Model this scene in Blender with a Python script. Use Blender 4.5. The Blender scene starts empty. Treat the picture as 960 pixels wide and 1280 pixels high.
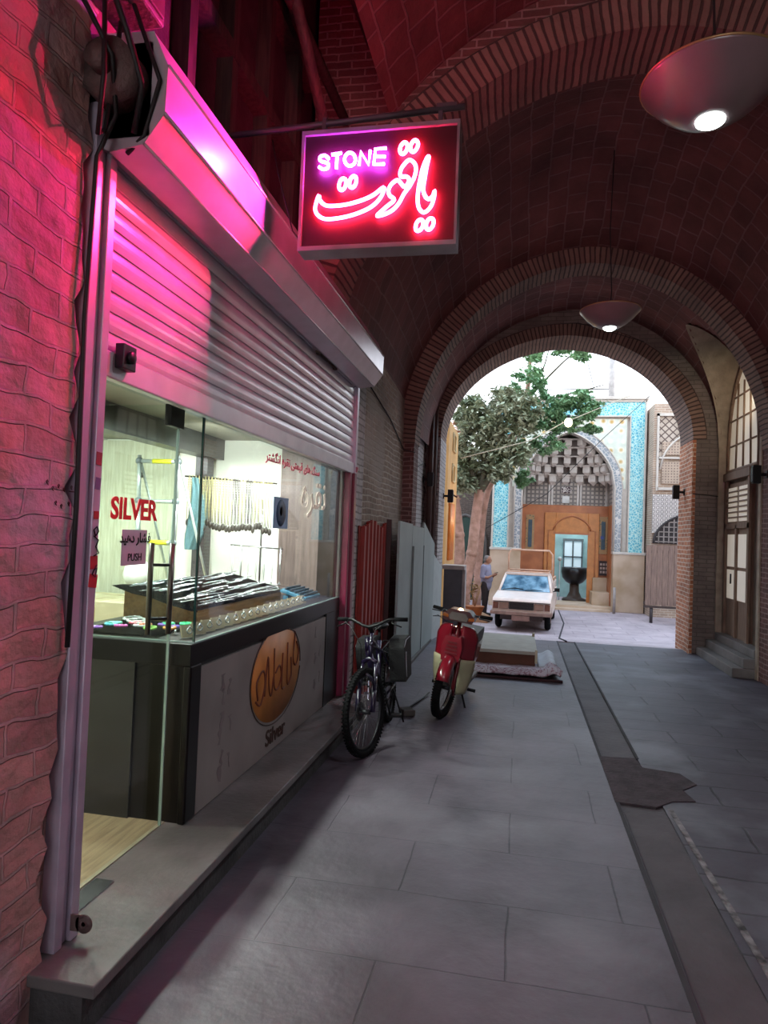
import bpy, bmesh, math, random
from mathutils import Vector, Matrix, Euler, noise
R=math.radians; PI=math.pi
rnd=random.Random(7)
C=bpy.context.scene.collection
def lin(h):
    h=h.lstrip('#'); v=[int(h[i:i+2],16)/255 for i in (0,2,4)]
    return tuple((c/12.92 if c<=.04045 else ((c+.055)/1.055)**2.4) for c in v)+(1,)
# ------------------------------------------------------------------ materials
_M={}
def nodemat(name):
    m=bpy.data.materials.new(name); m.use_nodes=True
    nt=m.node_tree; b=nt.nodes['Principled BSDF']; return m,nt,b
def L(nt,a,b): nt.links.new(a,b)
def mat(name,col,rough=.6,metal=0,noise_amt=.12,scale=6,bump=0,bscale=40,emit=None,es=0,spec=.5,col2=None,coat=0):
    if name in _M: return _M[name]
    m,nt,b=nodemat(name); c=lin(col)
    tc=nt.nodes.new('ShaderNodeTexCoord')
    n=nt.nodes.new('ShaderNodeTexNoise'); n.inputs['Scale'].default_value=scale; n.inputs['Detail'].default_value=5
    L(nt,tc.outputs['Object'],n.inputs['Vector'])
    mx=nt.nodes.new('ShaderNodeMix'); mx.data_type='RGBA'
    c2=lin(col2) if col2 else tuple(x*(1-noise_amt*2.5) for x in c[:3])+(1,)
    mx.inputs[6].default_value=c2; mx.inputs[7].default_value=c
    cr=nt.nodes.new('ShaderNodeMapRange'); cr.inputs[1].default_value=.35; cr.inputs[2].default_value=.65
    L(nt,n.outputs['Fac'],cr.inputs[0]); L(nt,cr.outputs[0],mx.inputs[0]); L(nt,mx.outputs[2],b.inputs['Base Color'])
    b.inputs['Roughness'].default_value=rough; b.inputs['Metallic'].default_value=metal
    b.inputs['Specular IOR Level'].default_value=spec
    if coat: b.inputs['Coat Weight'].default_value=coat
    if bump:
        n2=nt.nodes.new('ShaderNodeTexNoise'); n2.inputs['Scale'].default_value=bscale; n2.inputs['Detail'].default_value=6
        L(nt,tc.outputs['Object'],n2.inputs['Vector'])
        bp=nt.nodes.new('ShaderNodeBump'); bp.inputs['Strength'].default_value=bump; bp.inputs['Distance'].default_value=.02
        L(nt,n2.outputs['Fac'],bp.inputs['Height']); L(nt,bp.outputs['Normal'],b.inputs['Normal'])
    if emit:
        b.inputs['Emission Color'].default_value=lin(emit); b.inputs['Emission Strength'].default_value=es
    _M[name]=m; return m
def emis(name,col,s):
    if name in _M: return _M[name]
    m,nt,b=nodemat(name); b.inputs['Base Color'].default_value=(.8,.8,.8,1)
    b.inputs['Emission Color'].default_value=col if isinstance(col,tuple) else lin(col); b.inputs['Emission Strength'].default_value=s
    _M[name]=m; return m
def brick(name,c1,c2,mortar,w=.24,h=.07,ms=.012,bump=.6,rough=.85,dist=.012,rot=0,offset=.5,blot=None,dirt=.5,bd=.02,ns=18):
    if name in _M: return _M[name]
    m,nt,b=nodemat(name)
    uv=nt.nodes.new('ShaderNodeUVMap'); uv.uv_map='UV'
    nz=nt.nodes.new('ShaderNodeTexNoise'); nz.inputs['Scale'].default_value=2.5; nz.inputs['Detail'].default_value=4
    L(nt,uv.outputs[0],nz.inputs['Vector'])
    sub=nt.nodes.new('ShaderNodeVectorMath'); sub.operation='SUBTRACT'; sub.inputs[1].default_value=(.5,.5,.5); L(nt,nz.outputs['Color'],sub.inputs[0])
    sc=nt.nodes.new('ShaderNodeVectorMath'); sc.operation='SCALE'; sc.inputs['Scale'].default_value=dist*4; L(nt,sub.outputs[0],sc.inputs[0])
    ad=nt.nodes.new('ShaderNodeVectorMath'); L(nt,uv.outputs[0],ad.inputs[0]); L(nt,sc.outputs[0],ad.inputs[1])
    mp=nt.nodes.new('ShaderNodeMapping'); mp.inputs['Rotation'].default_value=(0,0,rot); L(nt,ad.outputs[0],mp.inputs[0])
    bt=nt.nodes.new('ShaderNodeTexBrick'); bt.inputs['Scale'].default_value=1; bt.inputs['Brick Width'].default_value=w; bt.inputs['Row Height'].default_value=h
    bt.inputs['Mortar Size'].default_value=ms; bt.inputs['Mortar Smooth'].default_value=.4; bt.offset=offset
    bt.inputs['Color1'].default_value=lin(c1); bt.inputs['Color2'].default_value=lin(c2); bt.inputs['Mortar'].default_value=lin(mortar)
    L(nt,mp.outputs[0],bt.inputs['Vector'])
    n2=nt.nodes.new('ShaderNodeTexNoise'); n2.inputs['Scale'].default_value=1.3; n2.inputs['Detail'].default_value=6; n2.inputs['Roughness'].default_value=.65
    L(nt,uv.outputs[0],n2.inputs['Vector'])
    mr=nt.nodes.new('ShaderNodeMapRange'); mr.inputs[1].default_value=.3; mr.inputs[2].default_value=.7; mr.inputs[3].default_value=1-dirt; mr.inputs[4].default_value=1.15
    L(nt,n2.outputs['Fac'],mr.inputs[0])
    mul=nt.nodes.new('ShaderNodeMix'); mul.data_type='RGBA'; mul.blend_type='MULTIPLY'; mul.inputs[0].default_value=1
    L(nt,bt.outputs['Color'],mul.inputs[6]); L(nt,mr.outputs[0],mul.inputs[7])
    out=mul.outputs[2]
    if blot:
        n4=nt.nodes.new('ShaderNodeTexNoise'); n4.inputs['Scale'].default_value=.9; n4.inputs['Detail'].default_value=8; L(nt,uv.outputs[0],n4.inputs['Vector'])
        r4=nt.nodes.new('ShaderNodeMapRange'); r4.inputs[1].default_value=.5; r4.inputs[2].default_value=.62; L(nt,n4.outputs['Fac'],r4.inputs[0])
        m4=nt.nodes.new('ShaderNodeMix'); m4.data_type='RGBA'; L(nt,r4.outputs[0],m4.inputs[0]); L(nt,out,m4.inputs[6]); m4.inputs[7].default_value=lin(blot); out=m4.outputs[2]
    L(nt,out,b.inputs['Base Color']); b.inputs['Roughness'].default_value=rough
    n3=nt.nodes.new('ShaderNodeTexNoise'); n3.inputs['Scale'].default_value=ns; n3.inputs['Detail'].default_value=6; L(nt,uv.outputs[0],n3.inputs['Vector'])
    hh=nt.nodes.new('ShaderNodeMath'); hh.operation='MULTIPLY_ADD'; hh.inputs[1].default_value=-1.0; L(nt,bt.outputs['Fac'],hh.inputs[0])
    n3m=nt.nodes.new('ShaderNodeMath'); n3m.operation='MULTIPLY'; n3m.inputs[1].default_value=.8; L(nt,n3.outputs['Fac'],n3m.inputs[0]); L(nt,n3m.outputs[0],hh.inputs[2])
    bp=nt.nodes.new('ShaderNodeBump'); bp.inputs['Strength'].default_value=bump; bp.inputs['Distance'].default_value=bd
    L(nt,hh.outputs[0],bp.inputs['Height']); L(nt,bp.outputs['Normal'],b.inputs['Normal'])
    _M[name]=m; return m
def voro(name,c1,c2,c3,scale=8,feature='F1',rough=.5,bump=.2,t0=.2,t1=.35,noise=0):
    if name in _M: return _M[name]
    m,nt,b=nodemat(name)
    uv=nt.nodes.new('ShaderNodeUVMap'); uv.uv_map='UV'
    v=nt.nodes.new('ShaderNodeTexVoronoi'); v.feature=feature; v.inputs['Scale'].default_value=scale; v.inputs['Randomness'].default_value=noise
    L(nt,uv.outputs[0],v.inputs['Vector'])
    r=nt.nodes.new('ShaderNodeValToRGB'); e=r.color_ramp; e.elements[0].position=t0; e.elements[0].color=lin(c1); e.elements[1].position=t1; e.elements[1].color=lin(c2)
    x=e.elements.new(min(.99,t1+.12)); x.color=lin(c3)
    L(nt,v.outputs['Distance'],r.inputs[0]); 
    n=nt.nodes.new('ShaderNodeTexNoise'); n.inputs['Scale'].default_value=5; n.inputs['Detail'].default_value=6; L(nt,uv.outputs[0],n.inputs['Vector'])
    mr=nt.nodes.new('ShaderNodeMapRange'); mr.inputs[3].default_value=.7; mr.inputs[4].default_value=1.2; L(nt,n.outputs['Fac'],mr.inputs[0])
    mul=nt.nodes.new('ShaderNodeMix'); mul.data_type='RGBA'; mul.blend_type='MULTIPLY'; mul.inputs[0].default_value=1
    L(nt,r.outputs[0],mul.inputs[6]); L(nt,mr.outputs[0],mul.inputs[7]); L(nt,mul.outputs[2],b.inputs['Base Color'])
    b.inputs['Roughness'].default_value=rough
    if bump:
        bp=nt.nodes.new('ShaderNodeBump'); bp.inputs['Strength'].default_value=bump; bp.inputs['Distance'].default_value=.02
        L(nt,v.outputs['Distance'],bp.inputs['Height']); L(nt,bp.outputs['Normal'],b.inputs['Normal'])
    _M[name]=m; return m
def wood(name,c1,c2,axis='Z',scale=3,rough=.5,stretch=14):
    if name in _M: return _M[name]
    m,nt,b=nodemat(name); tc=nt.nodes.new('ShaderNodeTexCoord'); mp=nt.nodes.new('ShaderNodeMapping')
    s=[stretch]*3; s['XYZ'.index(axis)]=1; mp.inputs['Scale'].default_value=s; L(nt,tc.outputs['Object'],mp.inputs[0])
    n=nt.nodes.new('ShaderNodeTexNoise'); n.inputs['Scale'].default_value=scale; n.inputs['Detail'].default_value=6; n.inputs['Distortion'].default_value=.4; L(nt,mp.outputs[0],n.inputs['Vector'])
    r=nt.nodes.new('ShaderNodeValToRGB'); e=r.color_ramp.elements; e[0].position=.35; e[1].position=.65; e[0].color=lin(c1); e[1].color=lin(c2)
    L(nt,n.outputs['Fac'],r.inputs[0]); L(nt,r.outputs[0],b.inputs['Base Color']); b.inputs['Roughness'].default_value=rough
    bp=nt.nodes.new('ShaderNodeBump'); bp.inputs['Strength'].default_value=.15; bp.inputs['Distance'].default_value=.01; L(nt,n.outputs['Fac'],bp.inputs['Height']); L(nt,bp.outputs['Normal'],b.inputs['Normal'])
    _M[name]=m; return m
def glassmat(name,tint='#f2fbf7',refl=.06,rough=.02):
    if name in _M: return _M[name]
    m=bpy.data.materials.new(name); m.use_nodes=True; nt=m.node_tree; nt.nodes.remove(nt.nodes['Principled BSDF'])
    o=nt.nodes['Material Output']; t=nt.nodes.new('ShaderNodeBsdfTransparent'); t.inputs[0].default_value=lin(tint)
    g=nt.nodes.new('ShaderNodeBsdfGlossy'); g.inputs['Roughness'].default_value=rough
    f=nt.nodes.new('ShaderNodeLayerWeight'); f.inputs['Blend'].default_value=.5
    p=nt.nodes.new('ShaderNodeMath'); p.operation='POWER'; p.inputs[1].default_value=4.5; L(nt,f.outputs['Facing'],p.inputs[0])
    a=nt.nodes.new('ShaderNodeMath'); a.operation='MULTIPLY_ADD'; a.inputs[1].default_value=.6; a.inputs[2].default_value=refl*.4; L(nt,p.outputs[0],a.inputs[0])
    mx=nt.nodes.new('ShaderNodeMixShader'); L(nt,a.outputs[0],mx.inputs[0]); L(nt,t.outputs[0],mx.inputs[1]); L(nt,g.outputs[0],mx.inputs[2]); L(nt,mx.outputs[0],o.inputs[0])
    _M[name]=m; return m
# ------------------------------------------------------------------ mesh builder
class MB:
    def __init__(s): s.v=[]; s.f=[]; s.uv={}; s.sm=set()
    def add(s,vs,fs,smooth=False,uvs=None):
        o=len(s.v); s.v+= [tuple(v) for v in vs]
        for i,f in enumerate(fs):
            k=len(s.f); s.f.append(tuple(o+j for j in f))
            if smooth: s.sm.add(k)
            if uvs: s.uv[k]=uvs[i]
        return s
    def box(s,c,d,rot=None,piv=None):
        x,y,z=[a/2 for a in d]; vs=[Vector((sx*x,sy*y,sz*z)) for sx in(-1,1) for sy in(-1,1) for sz in(-1,1)]
        if rot is not None:
            m=Euler(rot).to_matrix(); vs=[m@v for v in vs]
        vs=[v+Vector(c) for v in vs]
        return s.add(vs,[(0,1,3,2),(4,6,7,5),(0,4,5,1),(2,3,7,6),(0,2,6,4),(1,5,7,3)])
    def bb(s,x0,x1,y0,y1,z0,z1): return s.box(((x0+x1)/2,(y0+y1)/2,(z0+z1)/2),(abs(x1-x0),abs(y1-y0),abs(z1-z0)))
    def tube(s,pts,r,n=8,closed=False,caps=True):
        pts=[Vector(p) for p in pts]; N=len(pts); rr=r if isinstance(r,(list,tuple)) else [r]*N
        vs=[];prev=None
        for i,p in enumerate(pts):
            a=pts[(i-1)%N] if (closed or i>0) else p; b=pts[(i+1)%N] if (closed or i<N-1) else p
            t=(b-a); t=t.normalized() if t.length>1e-9 else Vector((0,0,1))
            if prev is None:
                u=t.cross(Vector((0,0,1)));
                if u.length<.1: u=t.cross(Vector((1,0,0)))
            else: u=prev-t*prev.dot(t)
            u.normalize(); prev=u; w=t.cross(u)
            for k in range(n):
                an=2*PI*k/n; vs.append(p+(u*math.cos(an)+w*math.sin(an))*rr[i])
        fs=[]
        for i in range(N if closed else N-1):
            j=(i+1)%N
            for k in range(n): fs.append((i*n+k,i*n+(k+1)%n,j*n+(k+1)%n,j*n+k))
        if caps and not closed: fs+= [tuple(range(n))[::-1],tuple((N-1)*n+k for k in range(n))]
        return s.add(vs,fs,True)
    def lathe(s,prof,n=24,loc=(0,0,0),axis='Z',sx=1,sy=1):
        vs=[];M=len(prof)
        for r,z in prof:
            for k in range(n):
                a=2*PI*k/n; x,y=r*math.cos(a)*sx,r*math.sin(a)*sy
                v={'Z':(x,y,z),'X':(z,x,y),'Y':(x,z,y)}[axis]; vs.append(Vector(v)+Vector(loc))
        fs=[(i*n+k,i*n+(k+1)%n,(i+1)*n+(k+1)%n,(i+1)*n+k) for i in range(M-1) for k in range(n)]
        if prof[0][0]>1e-4: fs.append(tuple(range(n)))
        if prof[-1][0]>1e-4: fs.append(tuple((M-1)*n+k for k in range(n)))
        return s.add(vs,fs,True)
    def ball(s,c,r,n=12,m=8):
        if not isinstance(r,(tuple,list)): r=(r,r,r)
        vs=[];
        for i in range(m+1):
            t=PI*i/m
            for k in range(n): a=2*PI*k/n; vs.append((c[0]+r[0]*math.sin(t)*math.cos(a),c[1]+r[1]*math.sin(t)*math.sin(a),c[2]+r[2]*math.cos(t)))
        return s.add(vs,[(i*n+k,(i+1)*n+k,(i+1)*n+(k+1)%n,i*n+(k+1)%n) for i in range(m) for k in range(n)],True)
    def torus(s,c,R_,r,axis='X',n=32,m=10,sr=1):
        vs=[]
        for i in range(n):
            a=2*PI*i/n
            for k in range(m):
                b=2*PI*k/m; q=R_+r*math.cos(b); h=r*sr*math.sin(b)
                x,y=q*math.cos(a),q*math.sin(a)
                v={'Z':(x,y,h),'X':(h,x,y),'Y':(x,h,y)}[axis]; vs.append(Vector(v)+Vector(c))
        return s.add(vs,[(i*m+k,((i+1)%n)*m+k,((i+1)%n)*m+(k+1)%m,i*m+(k+1)%m) for i in range(n) for k in range(m)],True)
    def prism(s,poly,axis,a0,a1,smooth=False):
        # poly 2D in the two remaining axes (order xy, xz, yz)
        def P(p,a): return {'X':(a,p[0],p[1]),'Y':(p[0],a,p[1]),'Z':(p[0],p[1],a)}[axis]
        n=len(poly); vs=[P(p,a0) for p in poly]+[P(p,a1) for p in poly]
        s.add(vs,[(i,(i+1)%n,n+(i+1)%n,n+i) for i in range(n)],smooth)
        return s.add(vs,[tuple(range(n))[::-1],tuple(range(n,2*n))])
    def grid(s,rows,uv=None,smooth=True,closed=False):
        H=len(rows);W=len(rows[0]); vs=[p for r in rows for p in r]; fs=[];u=[]
        for i in range(H-1):
            for j in range(W-(0 if closed else 1)):
                k=(j+1)%W
                fs.append((i*W+j,i*W+k,(i+1)*W+k,(i+1)*W+j))
                if uv: u.append((uv[i][j],uv[i][j+1],uv[i+1][j+1],uv[i+1][j]))
        return s.add(vs,fs,smooth,u if uv else None)
    def xf(s,M,start=0):
        for i in range(start,len(s.v)): s.v[i]=tuple(M@Vector(s.v[i]))
        return s
    def mesh(s,name,m,shift=None):
        me=bpy.data.meshes.new(name); vs=s.v
        if shift is not None: vs=[(a[0]-shift[0],a[1]-shift[1],a[2]-shift[2]) for a in vs]
        me.from_pydata(vs,[],s.f); me.update()
        bm=bmesh.new(); bm.from_mesh(me); 
        bm.faces.ensure_lookup_table(); lay=bm.loops.layers.uv.new('UV')
        sv=s.v
        for i,f in enumerate(bm.faces):
            f.smooth=i in s.sm
            if i in s.uv:
                for l,u in zip(f.loops,s.uv[i]): l[lay].uv=u
            else:
                n=f.normal; a=[abs(n.x),abs(n.y),abs(n.z)]; k=a.index(max(a))
                for l in f.loops:
                    p=sv[l.vert.index]; l[lay].uv={0:(p[1],p[2]),1:(p[0],p[2]),2:(p[0],p[1])}[k]
        bmesh.ops.recalc_face_normals(bm,faces=bm.faces)
        bm.to_mesh(me); bm.free()
        if m: me.materials.append(m)
        return me
def link(o,parent=None):
    C.objects.link(o)
    if parent: o.parent=parent
    return o
def obj(name,mb,m,parent=None,bevel=0,seg=2,world=False,subd=0,label=None,kind=None):
    sh=None
    if world and parent:
        sh=Vector(parent.location); q=parent.parent
        while q: sh+=Vector(q.location); q=q.parent
    o=bpy.data.objects.new(name,mb.mesh(name,m,sh)); link(o,parent)
    if bevel:
        b=o.modifiers.new('Bevel','BEVEL'); b.width=bevel; b.segments=seg; b.limit_method='ANGLE'; b.angle_limit=R(40)
    if subd:
        b=o.modifiers.new('Subd','SUBSURF'); b.levels=subd; b.render_levels=subd
    if label: o['label']=label
    if kind: o['kind']=kind
    return o
def tag(o,label,cat,group=None,kind=None):
    o['label']=label; o['category']=cat
    if group:o['group']=group
    if kind:o['kind']=kind
    return o
def thing(name,label,cat,loc=(0,0,0),rotz=0,group=None):
    o=bpy.data.objects.new(name,None); link(o); o.location=loc; o.rotation_euler=(0,0,rotz); o.empty_display_size=.1
    return tag(o,label,cat,group)
def struct(name,mb,m,parent=None,**k):
    o=obj(name,mb,m,parent,**k)
    if not parent: o['kind']='structure'
    return o
def dup(root,loc=None,rot=None,label=None,group=None):
    r=root.copy(); link(r)
    if loc is not None:r.location=loc
    if rot is not None:r.rotation_euler=rot
    if label:r['label']=label
    if group:r['group']=group
    for ch in list(root.children):
        c=ch.copy(); link(c,r)
        for g in list(ch.children): link(g.copy(),c)
    return r
_font={}
def text(name,s,size,m,parent,M,extrude=.002,font=None,bold=0,align='CENTER',sx=1):
    cu=bpy.data.curves.new('t','FONT'); cu.body=s; cu.size=size; cu.extrude=extrude; cu.align_x=align; cu.align_y='CENTER'; cu.offset=bold; cu.resolution_u=4
    to=bpy.data.objects.new('t',cu); C.objects.link(to); bpy.context.view_layer.update()
    dg=bpy.context.evaluated_depsgraph_get(); me=bpy.data.meshes.new_from_object(to.evaluated_get(dg)); me.name=name
    C.objects.unlink(to); bpy.data.objects.remove(to); me.transform(M@Matrix.Diagonal((sx,1,1,1)))
    me.materials.clear(); me.materials.append(m)
    o=bpy.data.objects.new(name,me); link(o,parent); return o
# text frames: facing +x (read along +y), facing -y (read along +x)
def FX(loc): return Matrix.Translation(loc)@Matrix(((0,0,1,0),(1,0,0,0),(0,1,0,0),(0,0,0,1)))
def FY(loc): return Matrix.Translation(loc)@Matrix(((1,0,0,0),(0,0,-1,0),(0,1,0,0),(0,0,0,1)))
def arabic(s):
    # presentation forms in visual order
    T={'ا':('\uFE8D','\uFE8E',None,None),'ب':('\uFE8F','\uFE90','\uFE91','\uFE92'),'ت':('\uFE95','\uFE96','\uFE97','\uFE98'),'د':('\uFEA9','\uFEAA',None,None),
    'ر':('\uFEAD','\uFEAE',None,None),'ز':('\uFEAF','\uFEB0',None,None),'س':('\uFEB1','\uFEB2','\uFEB3','\uFEB4'),'ش':('\uFEB5','\uFEB6','\uFEB7','\uFEB8'),
    'ع':('\uFEC9','\uFECA','\uFECB','\uFECC'),'ف':('\uFED1','\uFED2','\uFED3','\uFED4'),'ق':('\uFED5','\uFED6','\uFED7','\uFED8'),'ن':('\uFEE5','\uFEE6','\uFEE7','\uFEE8'),
    'و':('\uFEED','\uFEEE',None,None),'ه':('\uFEE9','\uFEEA','\uFEEB','\uFEEC'),'ی':('\uFBFC','\uFBFD','\uFBFE','\uFBFF'),'م':('\uFEE1','\uFEE2','\uFEE3','\uFEE4'),'گ':('\uFB92','\uFB93','\uFB94','\uFB95'),'ل':('\uFEDD','\uFEDE','\uFEDF','\uFEE0')}
    out=''
    for i,c in enumerate(s):
        if c not in T: out+=c; continue
        pv=i>0 and s[i-1] in T and T[s[i-1]][2] is not None
        nx=i<len(s)-1 and s[i+1] in T
        f=T[c]; d=f[2] is not None
        out+= f[3] if (pv and nx and d) else f[1] if pv else f[2] if (nx and d) else f[0]
    return out[::-1]
def gz(y):
    if y<12.3: return 0.
    if y<16.5: return -.47*(y-12.3)/4.2
    return -.47
# ------------------------------------------------------------------ shared materials
M_brickL=brick('painted brick left','#c2948c','#a57e78','#b39892',w=.26,h=.098,ms=.008,bump=1,dist=.028,blot='#a39097',dirt=.5,bd=.045,ns=9)
M_brickW=brick('white painted brick','#b9b0ad','#a89f9c','#8d8583',w=.24,h=.07,ms=.010,bump=.9,dirt=.35,bd=.02)
M_brickO=brick('old buff brick','#a08a78','#8a7363','#c0b2a2',w=.24,h=.07,ms=.011,bump=.8,dirt=.5,blot='#998c80',bd=.02)
M_vault=brick('vault brick','#7a4a46','#663e3c','#866462',w=.27,h=.24,ms=.012,bump=.7,dirt=.55,dist=.02)
M_vault2=brick('vault brick courses','#704843','#5e3d3a','#90746f',w=.22,h=.065,ms=.010,bump=.7,dirt=.5)
M_vous=brick('arch voussoir brick','#8f7468','#7a6158','#4a3a36',w=3,h=.065,ms=.012,bump=.8,dirt=.35,offset=0,bd=.02)
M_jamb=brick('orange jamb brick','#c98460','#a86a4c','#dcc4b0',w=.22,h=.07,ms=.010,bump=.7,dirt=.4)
M_grayp=brick('grey plastered brick','#857a74','#776c66','#6a605b',w=.25,h=.07,ms=.008,bump=.5,dirt=.5,blot='#5b514d')
M_pave=brick('grey stone paving','#5a525b','#544c56','#3f3a42',w=1.05,h=.56,ms=.005,bump=.5,rough=.5,dist=.008,dirt=.55,bd=.014,ns=14,blot='#5f5a62')
M_pave2=brick('worn stone paving','#514b55','#48434e','#2f2c33',w=.95,h=.36,ms=.011,bump=.5,rough=.55,dist=.02,dirt=.45,bd=.015,ns=9,blot='#66666e')
M_court=brick('courtyard paving','#b3a3a8','#a5959b','#8c7d84',w=.9,h=.5,ms=.012,bump=.3,rough=.6,dirt=.35)
M_chan=mat('channel concrete','#50494e',.7,noise_amt=.16,scale=2.5,bump=.35,bscale=18)
M_patch=mat('dark broken asphalt','#40343a',.85,noise_amt=.2,scale=9,bump=.6,bscale=30)
M_step=mat('worn grey stone step','#74706e',.4,noise_amt=.2,scale=3,bump=.15,bscale=25,col2='#565250')
M_black=mat('black plastic','#0e0e10',.5,spec=.25)
M_rubber=mat('black rubber','#0e0e10',.85,bump=.3,bscale=60,spec=.15)
M_chrome=mat('brushed steel','#b8b8bc',.25,metal=1,noise_amt=.05)
M_darkmet=mat('dark grey metal','#26262a',.4,metal=.5)
M_gal=mat('galvanised shutter metal','#cfc6cf',.26,metal=.15,noise_amt=.05,spec=.8)
M_galrail=mat('painted guide rail','#b5a8ba',.35,metal=.3,noise_amt=.08)
M_wire=mat('black cable','#1a1618',.6)
# ================================================================== camera and sky
cam=bpy.data.objects.new('camera',bpy.data.cameras.new('camera')); C.objects.link(cam)
yaw=math.atan2(170,850); pit=R(1.85); rol=R(2.2)
fw=Vector((-math.sin(yaw)*math.cos(pit),math.cos(yaw)*math.cos(pit),math.sin(pit)))
r0=fw.cross(Vector((0,0,1))).normalized(); u0=r0.cross(fw)
rt=r0*math.cos(rol)+u0*math.sin(rol); up=-r0*math.sin(rol)+u0*math.cos(rol)
cam.matrix_world=Matrix(((rt.x,up.x,-fw.x,0),(rt.y,up.y,-fw.y,0),(rt.z,up.z,-fw.z,1.75),(0,0,0,1)))
cam.data.sensor_fit='VERTICAL'; cam.data.sensor_height=36; cam.data.lens=850/1280*36; cam.data.clip_end=300; cam.data.clip_start=.02
bpy.context.scene.camera=cam
sc=bpy.context.scene
sc.view_settings.view_transform='Standard'; sc.view_settings.look='None'; sc.view_settings.exposure=0
sc.cycles.max_bounces=7; sc.cycles.diffuse_bounces=3; sc.cycles.glossy_bounces=4; sc.cycles.transparent_max_bounces=10; sc.cycles.sample_clamp_indirect=4
try: sc.cycles.use_denoising=True
except Exception: pass
w=bpy.data.worlds.new('sky'); sc.world=w; w.use_nodes=True; nt=w.node_tree; bg=nt.nodes['Background']
tc=nt.nodes.new('ShaderNodeTexCoord'); sep=nt.nodes.new('ShaderNodeSeparateXYZ'); nt.links.new(tc.outputs['Generated'],sep.inputs[0])
rp=nt.nodes.new('ShaderNodeValToRGB'); e=rp.color_ramp.elements; e[0].position=0; e[0].color=(.95,.93,.93,1); e[1].position=.6; e[1].color=(.62,.80,1,1)
nt.links.new(sep.outputs['Z'],rp.inputs[0]); nt.links.new(rp.outputs[0],bg.inputs[0]); bg.inputs[1].default_value=4.0
def lamp(name,kind,loc,energy,col=(1,1,1),size=.05,aim=None,spot=None,blend=1,sy=None):
    d=bpy.data.lights.new(name,kind); d.energy=energy; d.color=col
    if kind=='AREA':
        d.size=size
        if sy: d.shape='RECTANGLE'; d.size_y=sy
    elif kind!='SUN': d.shadow_soft_size=size
    if kind=='SPOT': d.spot_size=spot or R(150); d.spot_blend=blend
    o=bpy.data.objects.new(name,d); C.objects.link(o); o.location=loc
    if aim: o.rotation_euler=(Vector(aim)-Vector(loc)).to_track_quat('-Z','Y').to_euler()
    return o
# ================================================================== ground
def ground(name,xa,xb,ys,m,dz=0,world=False,thick=.3):
    mb=MB(); rows=[]
    for y in ys: rows.append([(xa,y,gz(y)+dz),(xb,y,gz(y)+dz)])
    mb.grid(rows,smooth=False)
    n=len(rows); 
    for a,b in zip(ys[:-1],ys[1:]):
        for x in (xa,xb): mb.add([(x,a,gz(a)+dz),(x,b,gz(b)+dz),(x,b,gz(b)-thick),(x,a,gz(a)-thick)],[(0,1,2,3)])
    mb.add([(xa,ys[0],gz(ys[0])+dz),(xb,ys[0],gz(ys[0])+dz),(xb,ys[0],gz(ys[0])-thick),(xa,ys[0],gz(ys[0])-thick)],[(0,1,2,3)])
    o=obj(name,mb,m); o['kind']='structure'; return o
Y1=[-8,12.3]; 
ground('floor',-1.9,.72,Y1,M_pave)
ground('floor',.72,1.0,Y1,M_chan,-.012)
ground('floor',1.0,3.35,Y1,M_pave2)
ground('floor',-8,9,[12.3,16.5,34],M_court)
# raised light curb line along the drain and broken patch
mb=MB(); random.seed(3)
pts=[(1.06,2.4),(1.065,3.2),(1.05,3.9),(1.045,4.5),(1.035,4.85)]
for a,b in zip(pts[:-1],pts[1:]): mb.add([(a[0]-.018,a[1],.004),(a[0]+.018,a[1],.004),(b[0]+.018,b[1],.004),(b[0]-.018,b[1],.004)],[(0,1,2,3)])
struct('trim_curb',mb,mat('pale curb mortar','#8a8588',.85,bump=.6,noise_amt=.35,scale=12))
mb=MB()
mb_=MB(); mb_.tube([(.86,12.3,.004),(.84,14,gz(14)+.004),(1.0,16.4,gz(16.4)+.004),(1.25,19,-.466),(1.3,22.5,-.466)],.018,4); struct('trim_court_drain',mb_,mat('dark joint','#37353a',.9))
pp=[(.69,4.88),(.95,4.86),(1.08,5.0),(1.24,5.05),(1.2,5.25),(1.33,5.4),(1.26,5.62),(1.0,5.68),(.98,5.9),(.7,5.86)]
mb.prism(pp,'Z',-.01,.006); struct('trim_patch',mb,M_patch)
mb=MB()
for x in (.705,):
    mb.bb(x-.012,x+.012,-6,12.3,-.02,.004)
struct('trim_joint_left',mb,mat('dark joint','#37353a',.9))
mb=MB(); mb.bb(.99,1.01,5.9,12.3,-.02,.005); struct('trim_joint_right',mb,mat('dark joint','#37353a',.9))
# ================================================================== arch helpers
def prof(cx,hw,spring,apex,n=40,pt=.03):
    o=[]
    for i in range(n+1):
        a=PI-PI*i/n; u=math.cos(a); v=abs(math.sin(a))
        o.append((cx+hw*u, spring+(apex-spring)*((1-pt)*v+pt*(1-abs(u)))))
    return o
def arch_plate(mb,pf,x0,x1,y0,y1,z0,z1,soffit=True):
    full=[(pf[0][0],z0)]+pf+[(pf[-1][0],z0)]
    for y in (y0,y1):
        mb.add([(x0,y,z0),(pf[0][0],y,z0),(pf[0][0],y,z1),(x0,y,z1)],[(0,1,2,3)])
        mb.add([(x1,y,z0),(pf[-1][0],y,z0),(pf[-1][0],y,z1),(x1,y,z1)],[(0,1,2,3)])
        for a,b in zip(pf[:-1],pf[1:]): mb.add([(a[0],y,a[1]),(b[0],y,b[1]),(b[0],y,z1),(a[0],y,z1)],[(0,1,2,3)])
    for x in (x0,x1): mb.bb(x-.001,x+.001,y0,y1,z0,z1)
    if soffit:
        for a,b in zip(full[:-1],full[1:]): mb.add([(a[0],y0,a[1]),(b[0],y0,b[1]),(b[0],y1,b[1]),(a[0],y1,a[1])],[(0,1,2,3)])
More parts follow.
